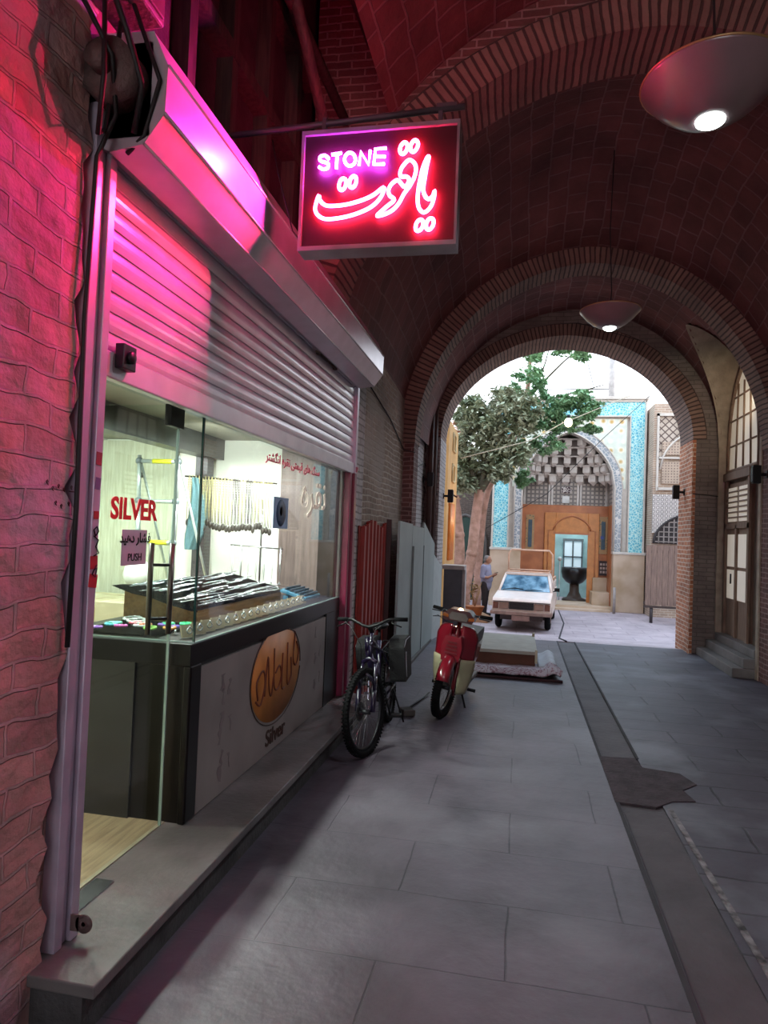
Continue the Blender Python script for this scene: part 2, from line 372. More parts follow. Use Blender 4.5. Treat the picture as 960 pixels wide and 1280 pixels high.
def ring(mb,pf,y0,y1,wd,z0=None,proud=.0,inner=.012):
    # voussoir band: front face plus soffit, uv follows the arc
    full=pf if z0 is None else [(pf[0][0],z0)]+pf+[(pf[-1][0],z0)]
    N=len(full); s=0; inn=[];out=[];ss=[]
    for i in range(N):
        a=full[max(0,i-1)]; b=full[min(N-1,i+1)]; t=Vector((b[0]-a[0],b[1]-a[1])).normalized(); nrm=Vector((-t.y,t.x))
        p=Vector(full[i]); inn.append(p-nrm*inner); out.append(p+nrm*wd)
        if i: s+=(p-Vector(full[i-1])).length
        ss.append(s)
    rows=[[(q.x,y0,q.y) for q in out],[(q.x,y0,q.y) for q in inn],[(q.x,y1,q.y) for q in inn],[(q.x,y1,q.y) for q in out]]
    uv=[[(0,t) for t in ss],[(wd,t) for t in ss],[(wd+(y1-y0),t) for t in ss],[(2*wd+y1-y0,t) for t in ss]]
    mb.grid(rows,uv=uv,smooth=False)
def vault(mb,pf,y0,y1,ny=1,bulge=0):
    s=0;ss=[0]
    for a,b in zip(pf[:-1],pf[1:]): s+=math.dist(a,b); ss.append(s)
    rows=[];uv=[]
    zs=min(p[1] for p in pf)
    for j in range(ny+1):
        y=y0+(y1-y0)*j/ny; k=bulge*math.sin(PI*j/ny)
        rows.append([(p[0],y,p[1]+k*(p[1]-zs)) for p in pf]); uv.append([(y,t) for t in ss])
    mb.grid(rows,uv=uv)
# ================================================================== vaults and transverse arches
P_mid=prof(.83,2.33,3.05,5.55)
P_in=prof(.67,2.09,3.49,5.27)
P_near=prof(.8,2.5,3.35,6.0)
mb=MB(); vault(mb,P_near,-8,2.45); n0=len(mb.f); vault(mb,P_near,2.45,5.2)
keep=[i for i,f in enumerate(mb.f) if i<n0 or sum(mb.v[j][0] for j in f)/4>-1.05]
mb.uv={k:mb.uv[i] for k,i in enumerate(keep)}; mb.sm={k for k,i in enumerate(keep)}; mb.f=[mb.f[i] for i in keep]
struct('ceiling_near_vault',mb,M_vault)
mb=MB(); vault(mb,prof(.8,2.5,3.2,5.75),5.6,9.5,12,.22); struct('ceiling_middle_vault',mb,M_vault)
def nprof(cy,hw,sp,ap,n=24,k=1.0):
    o=[]
    for i in range(n+1):
        u=-1+2*i/n; t=1-abs(u); v=math.sqrt(max(0,1-abs(u)**1.9)); o.append((cy+hw*u, sp+(ap-sp)*(v*.86+.14*t)))
    return o
npf=nprof(10.9,.96,3.3,5.1)
def nz(y):
    u=abs(y-10.9)/.96
    return 3.3+1.8*(.86*math.sqrt(max(0,1-u**1.9))+.14*(1-u)) if u<1 else 0
mb=MB(); vault(mb,prof(.8,2.38,3.3,5.7,80),9.85,11.95,48,.04)
keep=[i for i,f in enumerate(mb.f) if not (sum(mb.v[j][0] for j in f)/4>.9 and sum(mb.v[j][2] for j in f)/4<nz(sum(mb.v[j][1] for j in f)/4))]
mb.uv={k:mb.uv[i] for k,i in enumerate(keep)}; mb.sm={k for k,i in enumerate(keep)}; mb.f=[mb.f[i] for i in keep]
struct('ceiling_far_vault',mb,M_vault)
mb=MB(); pr=prof(.8,2.4,3.15,5.55); arch_plate(mb,pr,-1.72,3.4,5.15,5.62,3.9 if False else 3.15,7.4,True); struct('trim_near_rib',mb,M_vault2)
mb=MB(); ring(mb,pr,5.12,5.64,.26); struct('trim_near_rib_bricks',mb,M_vous)
mb=MB(); arch_plate(mb,P_mid,-1.9,3.7,9.5,9.9,0,7.4); struct('wall_middle_arch',mb,M_vault2)
mb=MB(); ring(mb,P_mid,9.47,9.92,.27); struct('trim_middle_arch_ring',mb,M_vous)
mb=MB(); arch_plate(mb,P_in,-2.2,3.8,11.9,12.75,-.1,7.4); struct('wall_far_arch',mb,M_grayp)
mb=MB(); ring(mb,P_in,11.87,12.78,.2,z0=None); struct('trim_far_arch_ring',mb,M_vous)
# right jamb of the far arch: orange lit brick toward the courtyard
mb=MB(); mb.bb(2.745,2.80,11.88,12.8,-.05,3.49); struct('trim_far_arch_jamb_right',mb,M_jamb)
mb=MB(); mb.bb(-1.45,-1.405,11.89,12.8,-.05,3.49); struct('trim_far_arch_jamb_left',mb,M_brickW)
mb=MB(); mb.bb(-4.5,4.6,-8,12.8,7.3,7.6); struct('ceiling_roof',mb,M_grayp)
mb=MB(); arch_plate(mb,prof(.8,2.2,3.2,5.2),-4.5,4.6,-8.4,-8,0,7.4); struct('wall_back',mb,M_vault2)
# ================================================================== left walls
# near brick wall with a rough broken edge towards the shop
mb=MB(); rows=[];uv=[]
rr=random.Random(11)
zs=[i*.085 for i in range(0,84)]
for z in zs:
    e=2.19+(rr.random()-.5)*.05+ (.008 if int(z/.085)%2 else -.008)
    if .2<z<.75: e-= .05*rr.random()
    rows.append([(-1.6,-8,z),(-1.6,0,z),(-1.6,1,z),(-1.6,2.0,z),(-1.6+(rr.random()-.5)*.01,e,z),(-1.66,e+.015,z),(-1.95,e+.015,z)])
    uv.append([(-8,z),(0,z),(1,z),(2,z),(e,z),(e+.06,z),(e+.35,z)])
mb.grid(rows,uv=uv,smooth=False)
struct('wall_left_near',mb,M_brickL)
mb=MB(); mb.bb(-1.95,-1.64,-8,2.21,0,7.2); struct('wall_left_core',mb,M_brickL)
M_oldwood=wood('dark old timber','#2e2220','#4a3833','Z',3,.7)
mb=MB(); mb.bb(-4.4,-1.80,2.3,6.6,3.55,7.3); struct('wall_left_above_shop',mb,mat('dark plaster','#3f3232',.9,bump=.4,noise_amt=.2))
mb=MB(); mb.bb(-1.9,-1.655,6.5,9.5,0,7.3); struct('wall_left_brick',mb,M_brickO)
mb=MB(); mb.bb(-1.85,-1.645,6.47,7.02,0,7.3); struct('wall_left_white_pier',mb,M_brickW)
mb=MB(); mb.bb(-2.1,-1.66,9.9,11.9,0,7.3); struct('wall_left_bay',mb,M_brickW)
mb=MB()
for y,x in ((11.7,-1.55),(11.82,-1.5)): mb.tube([(x,y,1.2),(x,y,4.3)],.05,10)
struct('trim_left_column_moulding',mb,mat('brown moulding','#4c332c',.6))
# timber framing up above the shutter
wb=thing('timber_bay','dark old timber screen of upright posts high above the roller shutter','timber frame',(-1.75,4.2,3.7))
mb=MB()
for y in (2.6,3.1,3.6,4.15,4.7): mb.bb(-1.80,-1.70,y-.04,y+.04,3.75,6.4)
obj('post',mb,M_oldwood,wb,world=True)
mb=MB()
for z in (3.72,4.5,5.3,6.1): mb.bb(-1.81,-1.69,2.4,5.1,z-.04,z+.04)
obj('rail',mb,M_oldwood,wb,world=True)
mb=MB()
mb.tube([(-1.72,3.4,6.3),(-1.35,4.3,4.4)],.04,6); mb.tube([(-1.5,2.5,5.9),(-1.25,5.1,5.6)],.05,6); mb.tube([(-1.6,2.5,5.2),(-1.45,5.1,5.0)],.04,6)
obj('brace',mb,M_oldwood,wb,world=True)
# ================================================================== right walls
mb=MB(); mb.bb(3.3,3.7,-8,9.55,0,7.3); struct('wall_right_near',mb,M_brickO)
# niche bay
mb=MB()
nf=[]
def nprof(cy,hw,sp,ap,n=24,k=1.0):
    o=[]
    for i in range(n+1):
        u=-1+2*i/n; t=1-abs(u); v=math.sqrt(max(0,1-abs(u)**1.9)); o.append((cy+hw*u, sp+(ap-sp)*(v*.86+.14*t)))
    return o
npf=nprof(10.9,.96,3.3,5.1,40)
def yzplate(mb,pf,y0,y1,z0,z1,x0,x1):
    for xx in (x0,x1):
        mb.add([(xx,y0,z0),(xx,pf[0][0],z0),(xx,pf[0][0],z1),(xx,y0,z1)],[(0,1,2,3)])
        mb.add([(xx,y1,z0),(xx,pf[-1][0],z0),(xx,pf[-1][0],z1),(xx,y1,z1)],[(0,1,2,3)])
        for a,b in zip(pf[:-1],pf[1:]): mb.add([(xx,a[0],a[1]),(xx,b[0],b[1]),(xx,b[0],z1),(xx,a[0],z1)],[(0,1,2,3)])
    full=[(pf[0][0],z0)]+pf+[(pf[-1][0],z0)]
    for a,b in zip(full[:-1],full[1:]): mb.add([(x0,a[0],a[1]),(x0,b[0],b[1]),(x1,b[0],b[1]),(x1,a[0],a[1])],[(0,1,2,3)])
mb.grid([[(.8+2.38*math.sqrt(max(0,1-min(1,(b-3.3)/2.45)**2))-.04,a,b) for a,b in npf],[(3.33,a,b) for a,b in npf]])
mb.bb(3.14,3.34,9.86,9.95,0,3.4); mb.bb(3.14,3.34,11.85,11.93,0,3.4)
struct('wall_right_niche',mb,mat('pale niche plaster','#a39584',.85,bump=.4,noise_amt=.12))
mb=MB(); mb.bb(3.32,3.5,9.92,11.88,0,7.3); struct('wall_right_niche_back',mb,mat('niche plaster','#94877b',.9,bump=.3,noise_amt=.12))
# broken pier foot near right edge
# ---- niche window over door
M_frame=wood('weathered wooden frame','#6b5547','#87705f','Z',4,.6)
M_winlit=emis('warm lit window pane',(.95,.80,.55,1),.20)
wn=[(y,z) for y,z in nprof(11.1,.72,3.3,4.55) ]
mb=MB(); poly=[(wn[0][0],2.95)]+wn+[(wn[-1][0],2.95)]
mb.prism(poly,'X',3.29,3.31); win=struct('window_1',mb,M_winlit)
mb=MB(); path=[(3.28,a,b) for a,b in poly]; mb.tube(path,.035,6,closed=True)
for yy in (10.65,11.0,11.35): mb.tube([(3.28,yy+.1,2.95),(3.28,yy+.1+(11-yy)*.2,4.3)],.016,6)
for zz in (3.35,3.75,4.1): mb.tube([(3.28,10.45,zz),(3.28,11.75,zz)],.014,6)
obj('window_frame',mb,M_frame,win)
d=MB(); d.bb(3.270,3.330,10.65,11.8,.38,2.75); door=struct('door_1',d,M_frame)
mb=MB()
for ya,yb in ((10.75,11.17),(11.28,11.7)):
    for za,zb in ((.95,1.4),(1.45,1.95),): mb.bb(3.255,3.272,ya,yb,za,zb)
    mb.bb(3.255,3.272,ya,yb,2.15,2.68)
obj('door_pane',mb,M_winlit,door)
mb=MB()
for za in range(6): mb.bb(3.240,3.260,10.7,11.75,2.2+za*.08,2.225+za*.08)
mb.bb(3.230,3.270,10.62,10.7,.38,2.8);mb.bb(3.230,3.270,11.75,11.83,.38,2.8);mb.bb(3.230,3.270,11.19,11.25,.38,2.1); mb.bb(3.230,3.270,10.62,11.83,2.04,2.12); mb.bb(3.210,3.290,10.56,11.88,2.8,2.92)
obj('door_frame',mb,M_frame,door)
mb=MB(); mb.tube([(3.155,11.15,1.2),(3.155,11.15,1.35)],.012); obj('door_handle',mb,M_darkmet,door)
mb=MB()
mb.bb(2.86,3.3,9.95,11.86,0,.13); mb.bb(3.0,3.3,9.96,11.85,.13,.26); mb.bb(3.13,3.3,9.97,11.84,.26,.38)
st=obj('stone_steps',mb,M_step,bevel=.01); tag(st,'low grey stone steps rising to the door in the right niche','steps')
# ================================================================== shop step (plinth)
mb=MB()
mb.prism([(-1.5,.0),(-1.345,.0),(-1.345,.15),(-1.385,.15),(-1.385,0.0)][:2]+[(-1.40,.0)] if False else [(-2.0,0),(-1.40,0),(-1.40,.155),(-2.0,.155)],'Y',2.12,5.95)
so=obj('shop_step',mb,mat('step riser stone','#4c4a4a',.7,bump=.4,noise_amt=.2)); so['kind']='structure'; so.name='trim_step_riser'
mb=MB(); mb.bb(-1.775,-1.345,2.10,5.97,.156,.2); o=struct('trim_step_slab',mb,M_step,bevel=.006)
mb=MB(); mb.bb(-1.66,-1.40,5.95,6.5,0,.19); struct('trim_step_end',mb,M_brickW)
# ================================================================== roller shutter
SH=thing('roller_shutter','pale metal roller shutter half lowered over the jewellery shop front, lit pink','shutter',(-1.66,4.4,2.3))
mb=MB(); pz=2.43; rows=[];uvr=[]
pf=[]
while pz<3.46:
    for k in range(7):
        t=k/6; pf.append((-1.625+.0065*math.sin(PI*min(1,t*1.12)) if t<.9 else -1.634, pz+.083*t))
    pz+=.083
rows=[[(a,y,b) for a,b in pf] for y in (2.33,4.4,6.43)]
uv=[[(y,b) for a,b in pf] for y in (2.33,4.4,6.43)]
mb.grid(rows,uv=uv,smooth=False)
obj('slat_curtain',mb,M_gal,SH,world=True)
mb=MB(); mb.bb(-1.65,-1.60,2.33,6.43,2.325,2.43); obj('bottom_bar',mb,M_gal,SH,world=True,bevel=.006)
mb=MB(); mb.bb(-1.60,-1.56,2.42,2.51,2.37,2.47); mb.lathe([(0,.0),(.026,.0),(.026,.014),(.012,.02),(0,.02)],16,(-1.56,2.465,2.42),'X'); obj('shutter_lock',mb,M_darkmet,SH,world=True,bevel=.004)
# hood: faceted box
mb=MB()
hp=[(-1.72,3.24),(-1.56,3.15),(-1.42,3.17),(-1.34,3.28),(-1.335,3.46),(-1.40,3.60),(-1.72,3.62)]
mb.prism(hp,'Y',2.26,6.38)
obj('hood',mb,mat('shutter hood metal','#c9c2cc',.28,metal=.35,noise_amt=.06,spec=.7),SH,world=True,bevel=.008)
mb=MB()
for (a,b) in ((hp[1],hp[2]),(hp[2],hp[3]),(hp[3],hp[4])):
    pass
for p in (hp[2],hp[3],hp[4]): mb.tube([(p[0]+.002,2.26,p[1]),(p[0]+.002,6.38,p[1])],.006,6)
obj('hood_seam',mb,M_gal,SH,world=True)
# open near end: roll core with brackets
mb=MB(); mb.tube([(-1.52,2.14,3.40),(-1.52,2.27,3.40)],.11,20); mb.tube([(-1.52,2.08,3.40),(-1.52,2.15,3.40)],.04,14); mb.bb(-1.70,-1.40,2.26,2.29,3.2,3.56)
obj('roll_end',mb,mat('rusty dark iron','#66504e',.65,metal=.1,bump=.4,noise_amt=.2),SH,world=True)
# guide rails
mb=MB(); mb.bb(-1.66,-1.585,2.215,2.26,.2,3.32); mb.bb(-1.66,-1.60,2.26,2.30,.2,3.32); mb.bb(-1.66,-1.58,2.30,2.345,.2,3.32)
obj('guide_rail',mb,M_galrail,SH,world=True,bevel=.004,label='pale lavender guide rail')
mb=MB(); mb.bb(-1.67,-1.59,6.43,6.50,2.2,3.5); obj('guide_rail',mb,M_galrail,SH,world=True,bevel=.004)
mb=MB(); mb.bb(-1.66,-1.60,6.30,6.37,.2,2.33); mb.bb(-1.66,-1.58,6.40,6.48,.2,2.33); obj('door_post',mb,mat('magenta painted post','#7d1f3f',.3,noise_amt=.1),SH,world=True,bevel=.005,label='glossy crimson post at the far end')
for pp_ in ((-1.60,6.52,2.37),(-1.52,6.46,3.42)):
  mb=MB(); mb.box(pp_,(.03,.12,.05),(0,.3,.2)); obj('bracket',mb,mat('pink sheet scrap','#b03c60',.4),SH,world=True)
mb=MB(); mb.tube([(-1.55,6.38,3.38),(-1.55,6.44,3.38)],.17,20,); obj('hood_end_cap',mb,mat('shutter hood metal','#c9c2cc',.28),SH,world=True)
# bottom bracket plate with hole
mb=MB(); mb.lathe([(.008,0),(.034,0),(.034,.006),(.008,.006),(.008,0)],16,(-1.53,2.30,.27),'Y'); mb.bb(-1.585,-1.55,2.30,2.306,.24,.30)
o=obj('locking_tab',mb,mat('rusty dark iron','#3a2b2c',.6,metal=.4)); tag(o,'small rusty steel tab with a hole at the foot of the lavender rail','bracket')
# stickers on guide rail
stk=[('#8c2238',1.995,.035,.05),('#6d5a86',1.90,.03,.045),('#a8182a',1.60,.045,.05),('#b01c2c',1.53,.05,.05),('#a8182a',1.78,.03,.03)]
for i,(c,z,w_,h_) in enumerate(stk):
    mb=MB(); mb.box((-1.579,2.322,z),(.002,w_,h_),(rnd.uniform(-.15,.15),0,0)); o=obj('sticker',mb,mat('sticker'+c,c,.5))
    tag(o,['dark crimson square sticker, topmost on the pale guide rail','small violet sticker second from top on the guide rail','torn red sticker on the rail level with the red lettering','ragged red sticker just below the other torn one on the rail','tiny red sticker above the scribble on the guide rail'][i],'sticker','stickers on the guide rail')
mb=MB()
def scr(pts,x,y0,z0,s): mb.tube([(x,y0+a*s,z0+b*s) for a,b in pts],.0025,5)
scr([(0,0),(.3,.3),(.1,.6),(-.2,.4),(0,0)],-1.577,2.322,1.70,.06); scr([(-.2,0),(.4,-.3),(.1,-.8),(.5,-1.3),(-.1,-1.5)],-1.577,2.322,1.70,.05)
scr([(0,0),(.4,.2),(.2,-.5),(-.2,-.3),(.3,.4)],-1.577,2.322,1.57,.05)
o=obj('marker_scribble',mb,M_black); tag(o,'black marker scribble on the pale guide rail','writing')
mb=MB()
for k,(dy,dz) in enumerate(((0,0),(.03,.01),(.06,0),(.1,.01),(.02,-.05),(.05,-.06),(.09,-.05),(-.03,.02))):
    mb.tube([(-1.597,2.09+dy+a*.012,1.86+dz+b*.012) for a,b in ((0,0),(.6,.5),(.3,1),(-.2,.6),(.5,-.3))],.002,4)
mb.tube([(-1.597,2.18,1.86),(-1.597,2.24,1.86)],.002,4); mb.tube([(-1.597,2.22,1.875),(-1.597,2.24,1.86),(-1.597,2.22,1.845)],.002,4)
o=obj('marker_note',mb,mat('dark maroon ink','#3a1018',.6)); tag(o,'dark handwritten note and arrow on the painted brick wall','writing')
# cables over the rail
mb=MB()
mb.tube([(-1.578,2.19,1.3),(-1.578,2.20,1.8),(-1.578,2.19,2.5),(-1.57,2.2,3.1),(-1.5,2.2,3.25),(-1.46,2.1,3.4),(-1.55,2.0,3.6)],.009,6)
mb.tube([(-1.5,2.1,3.62),(-1.46,2.06,3.3),(-1.5,2.1,3.12),(-1.54,2.2,3.2),(-1.5,2.2,3.6)],.009,6)
mb.tube([(-1.45,2.2,3.66),(-1.36,2.25,3.4),(-1.42,2.26,3.2),(-1.5,2.28,3.15)],.009,6)
mb.tube([(-1.5,2.05,3.75),(-1.42,2.12,3.5),(-1.40,2.2,3.35),(-1.45,2.24,3.2)],.012,6)
o=obj('cable_tangle',mb,M_wire); tag(o,'black cables looping from the junction box down the guide rail','cable')
jb=thing('junction_box','rusty dark metal junction box high over the near shutter end','electrical box',(-1.5,2.15,3.7))
mb=MB(); mb.bb(-1.6,-1.40,2.05,2.33,3.66,3.95); obj('case',mb,mat('rusty dark iron','#3a2b2c',.6),jb,bevel=.01,world=True)
mb=MB(); mb.bb(-1.41,-1.39,2.07,2.31,3.68,3.93); obj('cover',mb,mat('box cover','#5b3d42',.5,noise_amt=.2),jb,world=True,bevel=.004)
# drain pipe mouth, bottom left
mb=MB(); mb.tube([(-1.70,1.86,.13),(-1.58,1.86,.13)],.06,20); mb.lathe([(.045,0),(.072,0),(.072,.03),(.045,.03),(.045,0)],20,(-1.575,1.86,.13),'X')
o=obj('drain_pipe',mb,mat('dark plastic pipe','#1d1a28',.35)); tag(o,'dark plastic pipe end sticking out low on the near brick wall','pipe')
# ================================================================== neon sign
NS=thing('neon_sign','black hanging box sign with glowing red script and violet STONE lettering','neon sign',(-.745,3.3,3.48))
mb=MB(); mb.bb(-1.135,-.358,3.262,3.35,3.19,3.765); obj('sign_box',mb,mat('sign panel black','#2c1018',.5,spec=.3,noise_amt=.05),NS,world=True)
mb=MB()
fr=.022
for (a,b,c,d_) in ((-1.15,-.345,3.765,3.765+fr),(-1.15,-.345,3.19-fr,3.19),(-1.15,-1.135,3.19,3.765),(-.358,-.345,3.19,3.765)): mb.bb(a,b,3.245,3.365,c,d_)
obj('sign_frame',mb,mat('aluminium sign frame','#a9a4aa',.35,metal=.6),NS,world=True)
NEON=[
('p', 0, [(-1.001, 3.63), (-1.022, 3.649), (-1.046, 3.644), (-1.047, 3.625), (-1.025, 3.615), (-1.005, 3.607), (-1.006, 3.584), (-1.03, 3.579), (-1.052, 3.593)]) ,
('p', 0, [(-0.987, 3.65), (-0.936, 3.655)]) ,
('p', 0, [(-0.959, 3.65), (-0.96, 3.578)]) ,
('p', 1, [(-0.863, 3.618), (-0.866, 3.601), (-0.876, 3.59), (-0.89, 3.586), (-0.904, 3.592), (-0.915, 3.605), (-0.919, 3.622), (-0.916, 3.639), (-0.906, 3.65), (-0.893, 3.654), (-0.878, 3.648), (-0.868, 3.635)]) ,
('p', 0, [(-0.843, 3.587), (-0.837, 3.654), (-0.794, 3.586), (-0.788, 3.657)]) ,
('p', 0, [(-0.707, 3.663), (-0.762, 3.663), (-0.768, 3.586), (-0.713, 3.584)]) ,
('p', 0, [(-0.765, 3.626), (-0.71, 3.621)]) ,
('r', 1, [(-0.908, 3.49), (-0.913, 3.476), (-0.922, 3.467), (-0.931, 3.466), (-0.939, 3.473), (-0.943, 3.486), (-0.941, 3.501), (-0.936, 3.515), (-0.927, 3.523), (-0.918, 3.524), (-0.91, 3.518), (-0.907, 3.505)]) ,
('r', 1, [(-0.855, 3.498), (-0.86, 3.485), (-0.869, 3.476), (-0.878, 3.475), (-0.886, 3.481), (-0.889, 3.494), (-0.888, 3.509), (-0.882, 3.523), (-0.874, 3.531), (-0.865, 3.533), (-0.857, 3.526), (-0.854, 3.513)]) ,
('r', 1, [(-1.046, 3.444), (-1.038, 3.418), (-1.007, 3.392), (-0.954, 3.387), (-0.89, 3.392), (-0.823, 3.407), (-0.764, 3.43), (-0.713, 3.466), (-0.716, 3.436), (-0.738, 3.4), (-0.771, 3.372), (-0.812, 3.352), (-0.871, 3.334), (-0.939, 3.323), (-1.004, 3.322), (-1.043, 3.341), (-1.062, 3.372), (-1.059, 3.406)]) ,
('r', 1, [(-0.589, 3.595), (-0.562, 3.576), (-0.554, 3.545), (-0.561, 3.506), (-0.582, 3.464), (-0.61, 3.426), (-0.631, 3.384), (-0.66, 3.351), (-0.699, 3.331), (-0.738, 3.323), (-0.734, 3.333), (-0.696, 3.366), (-0.657, 3.399), (-0.68, 3.422), (-0.688, 3.449), (-0.674, 3.479), (-0.644, 3.498), (-0.626, 3.48), (-0.607, 3.461), (-0.591, 3.478), (-0.587, 3.499), (-0.601, 3.513), (-0.627, 3.515), (-0.632, 3.537), (-0.62, 3.567)]) ,
('r', 1, [(-0.492, 3.603), (-0.501, 3.554), (-0.509, 3.494), (-0.514, 3.442), (-0.502, 3.407), (-0.484, 3.393), (-0.465, 3.409), (-0.458, 3.432), (-0.459, 3.404), (-0.47, 3.362), (-0.491, 3.335), (-0.512, 3.329), (-0.532, 3.352), (-0.54, 3.392), (-0.538, 3.444), (-0.531, 3.495), (-0.52, 3.551), (-0.502, 3.598)]) ,
('r', 1, [(-0.603, 3.649), (-0.609, 3.637), (-0.619, 3.629), (-0.628, 3.629), (-0.635, 3.636), (-0.638, 3.649), (-0.636, 3.664), (-0.629, 3.676), (-0.62, 3.684), (-0.61, 3.684), (-0.603, 3.676), (-0.6, 3.664)]) ,
('r', 1, [(-0.551, 3.656), (-0.558, 3.644), (-0.567, 3.636), (-0.576, 3.636), (-0.583, 3.643), (-0.586, 3.656), (-0.584, 3.671), (-0.577, 3.683), (-0.568, 3.691), (-0.558, 3.691), (-0.551, 3.683), (-0.548, 3.671)]) ,
('r', 1, [(-0.51, 3.259), (-0.517, 3.246), (-0.526, 3.239), (-0.536, 3.238), (-0.543, 3.245), (-0.545, 3.258), (-0.543, 3.272), (-0.536, 3.285), (-0.527, 3.292), (-0.518, 3.293), (-0.511, 3.286), (-0.508, 3.273)]) ,
('r', 1, [(-0.459, 3.262), (-0.466, 3.25), (-0.475, 3.242), (-0.484, 3.242), (-0.491, 3.249), (-0.494, 3.262), (-0.492, 3.276), (-0.485, 3.289), (-0.476, 3.296), (-0.466, 3.296), (-0.459, 3.289), (-0.457, 3.277)]) ,
]
M_red=emis('red neon',(1,.02,.07,1),150); M_vio=emis('violet neon',(.70,.06,1,1),150)
M_redb=emis('red neon rear',(1,.03,.15,1),35)
def smooth(pts,closed,n=4):
    o=[];N=len(pts)
    for i in range(N if closed else N-1):
        p0=pts[(i-1)%N] if closed or i>0 else pts[i]; p1=pts[i]; p2=pts[(i+1)%N]; p3=pts[(i+2)%N] if closed or i<N-2 else p2
        for k in range(n):
            t=k/n; o.append(tuple(.5*((2*b)+(-a+c)*t+(2*a-5*b+4*c-d)*t*t+(-a+3*b-3*c+d)*t**3) for a,b,c,d in zip(p0,p1,p2,p3)))
    if not closed:o.append(pts[-1])
    return o
core=emis('neon white core',(1,.75,.72,1),3)
mr=MB(); mv=MB(); mrb=MB()
for i,(k,c,pts) in enumerate(NEON):
    sharp = k=='p' and len(pts)<6
    q=pts if sharp else smooth(pts,c)
    (mv if k=='p' else mr).tube([(a,3.24,b) for a,b in q],.0075 if k=='p' else .0092,8,closed=bool(c))
    if k=='r': mrb.tube([(-1.49-a,3.375,b) for a,b in q],.0055,5,closed=bool(c))
obj('red_script_tubes',mr,M_red,NS,world=True,label='glowing red script neon'); obj('violet_letter_tubes',mv,M_vio,NS,world=True,label='glowing violet STONE neon')
obj('rear_tubes',mrb,M_redb,NS,world=True)
mb=MB(); mb.tube([(-1.85,3.32,3.83),(-1.2,3.31,3.85),(-.33,3.30,3.88)],.016,8)
for x in (-1.05,-.45): mb.bb(x-.01,x+.01,3.29,3.32,3.76,3.88); 
mb.box((-.42,3.3,3.89),(.1,.03,.02))
o=obj('sign_pole',mb,mat('pole metal','#5c4d55',.5,metal=.4)); tag(o,'thin horizontal metal pole reaching from the left wall above the neon sign','pole')
mb=MB(); mb.tube([(-1.12,3.30,3.2),(-1.2,3.3,3.3),(-1.3,3.32,3.62),(-1.34,3.32,3.8)],.004,5); o=obj('sign_cable',mb,M_wire); tag(o,'thin black cable drooping from the neon sign to the shutter hood','cable')
for (x,z,c,e) in ((-.95,3.42,(1,.035,.14),105),(-.55,3.45,(1,.035,.14),105),(-.92,3.62,(.62,.06,1),55)):
    lamp('neon_light','SPOT',(x,3.225,z),e,c,0,aim=(-1.7,1.9,3.7),spot=R(166),blend=1)
lamp('neon_light','SPOT',(-.75,3.385,3.45),75,(1,.02,.13),0,aim=(-.3,5.2,5.2),spot=R(172),blend=1)
lamp('niche_fill_light','SPOT',(3.0,10.3,3.9),22,(1,.85,.6),.05,aim=(3.1,11.9,3.9),spot=R(100),blend=1)  # added warm spot to brighten the niche jamb, no fitting there
# ================================================================== hanging lamps
M_dish=mat('enamel lamp dish','#7f6c70',.3,spec=.6,coat=.3,noise_amt=.05); M_bulb=emis('cold white bulb',(.85,1,.97,1),14)
def hang(loc,label,en,top):
    t=thing('pendant_lamp',label,'lamp',loc,0,'pendant lamps under the vault')
    mb=MB(); mb.lathe([(.065,-.175),(.10,-.17),(.17,-.13),(.24,-.07),(.29,-.01),(.30,0),(.292,.008),(.23,-.045),(.16,-.1),(.1,-.13),(.02,-.14)],40); obj('dish',mb,M_dish,t)
    mb=MB(); mb.torus((0,0,.002),.297,.006,'Z',40,6); obj('rim',mb,mat('brass rim','#b89a6a',.35,metal=.5),t)
    mb=MB(); mb.lathe([(0,-.205),(.035,-.2),(.06,-.185),(.066,-.17)],20); obj('bulb',mb,M_bulb,t)
    mb=MB(); mb.lathe([(0,-.12),(.03,-.12),(.035,-.02),(.02,.05),(.0,.06)],14); obj('socket',mb,M_darkmet,t)
    mb=MB(); mb.tube([(0,0,.05),(.01,0,.2),(-.02,.01,(top-loc[2])*.5),(0,0,top-loc[2])],.006,6); obj('cord',mb,M_wire,t)
    l=lamp('lamp_and_fill_light','SPOT',(loc[0],loc[1],loc[2]-.23),en,(.84,.90,1),.04,aim=(loc[0],loc[1],0),spot=R(165),blend=.6)
    return t
hang((.78,3.2,3.83),'large round enamel dish lamp hanging nearest the camera, top right',75,5.95)
hang((.84,7.2,4.12),'round enamel dish lamp hanging farther along the passage, before the far arch',75,5.8)
lamp('lamp_and_fill_light','SPOT',(.8,-1.3,3.7),60,(.84,.90,1),.05,aim=(.8,-1.3,0),spot=R(160),blend=.7)  # added fill behind the camera, no dish lamp hangs here
# ================================================================== wall floodlights
def flood(x,y,z,sx,label,rot=0):
    t=thing('wall_floodlight',label,'floodlight',(x,y,z),rot,'small black wall floodlights')
    mb=MB(); mb.box((sx*.13,0,0),(.10,.09,.24)); obj('housing',mb,M_black,t,bevel=.008)
    mb=MB(); mb.box((sx*.183,0,0),(.006,.075,.2)); obj('lens',mb,mat('lens grey','#56565e',.15),t)
    mb=MB(); mb.box((sx*.04,0,0),(.09,.03,.04)); mb.box((sx*.006,0,0),(.012,.08,.1)); obj('mount',mb,M_black,t,bevel=.004)
flood(-1.66,11.6,2.72,1,'black wall floodlight on the pale bay wall left of the far arch')
flood(-1.405,12.6,2.50,1,'black wall floodlight on the left jamb of the far arch beside the yellow building')
flood(2.745,12.4,2.66,-1,'black wall floodlight on the right jamb of the far arch beside the lattice')
flood(3.16,9.7,2.72,-1,'black wall floodlight beside the niche door on the right pillar')
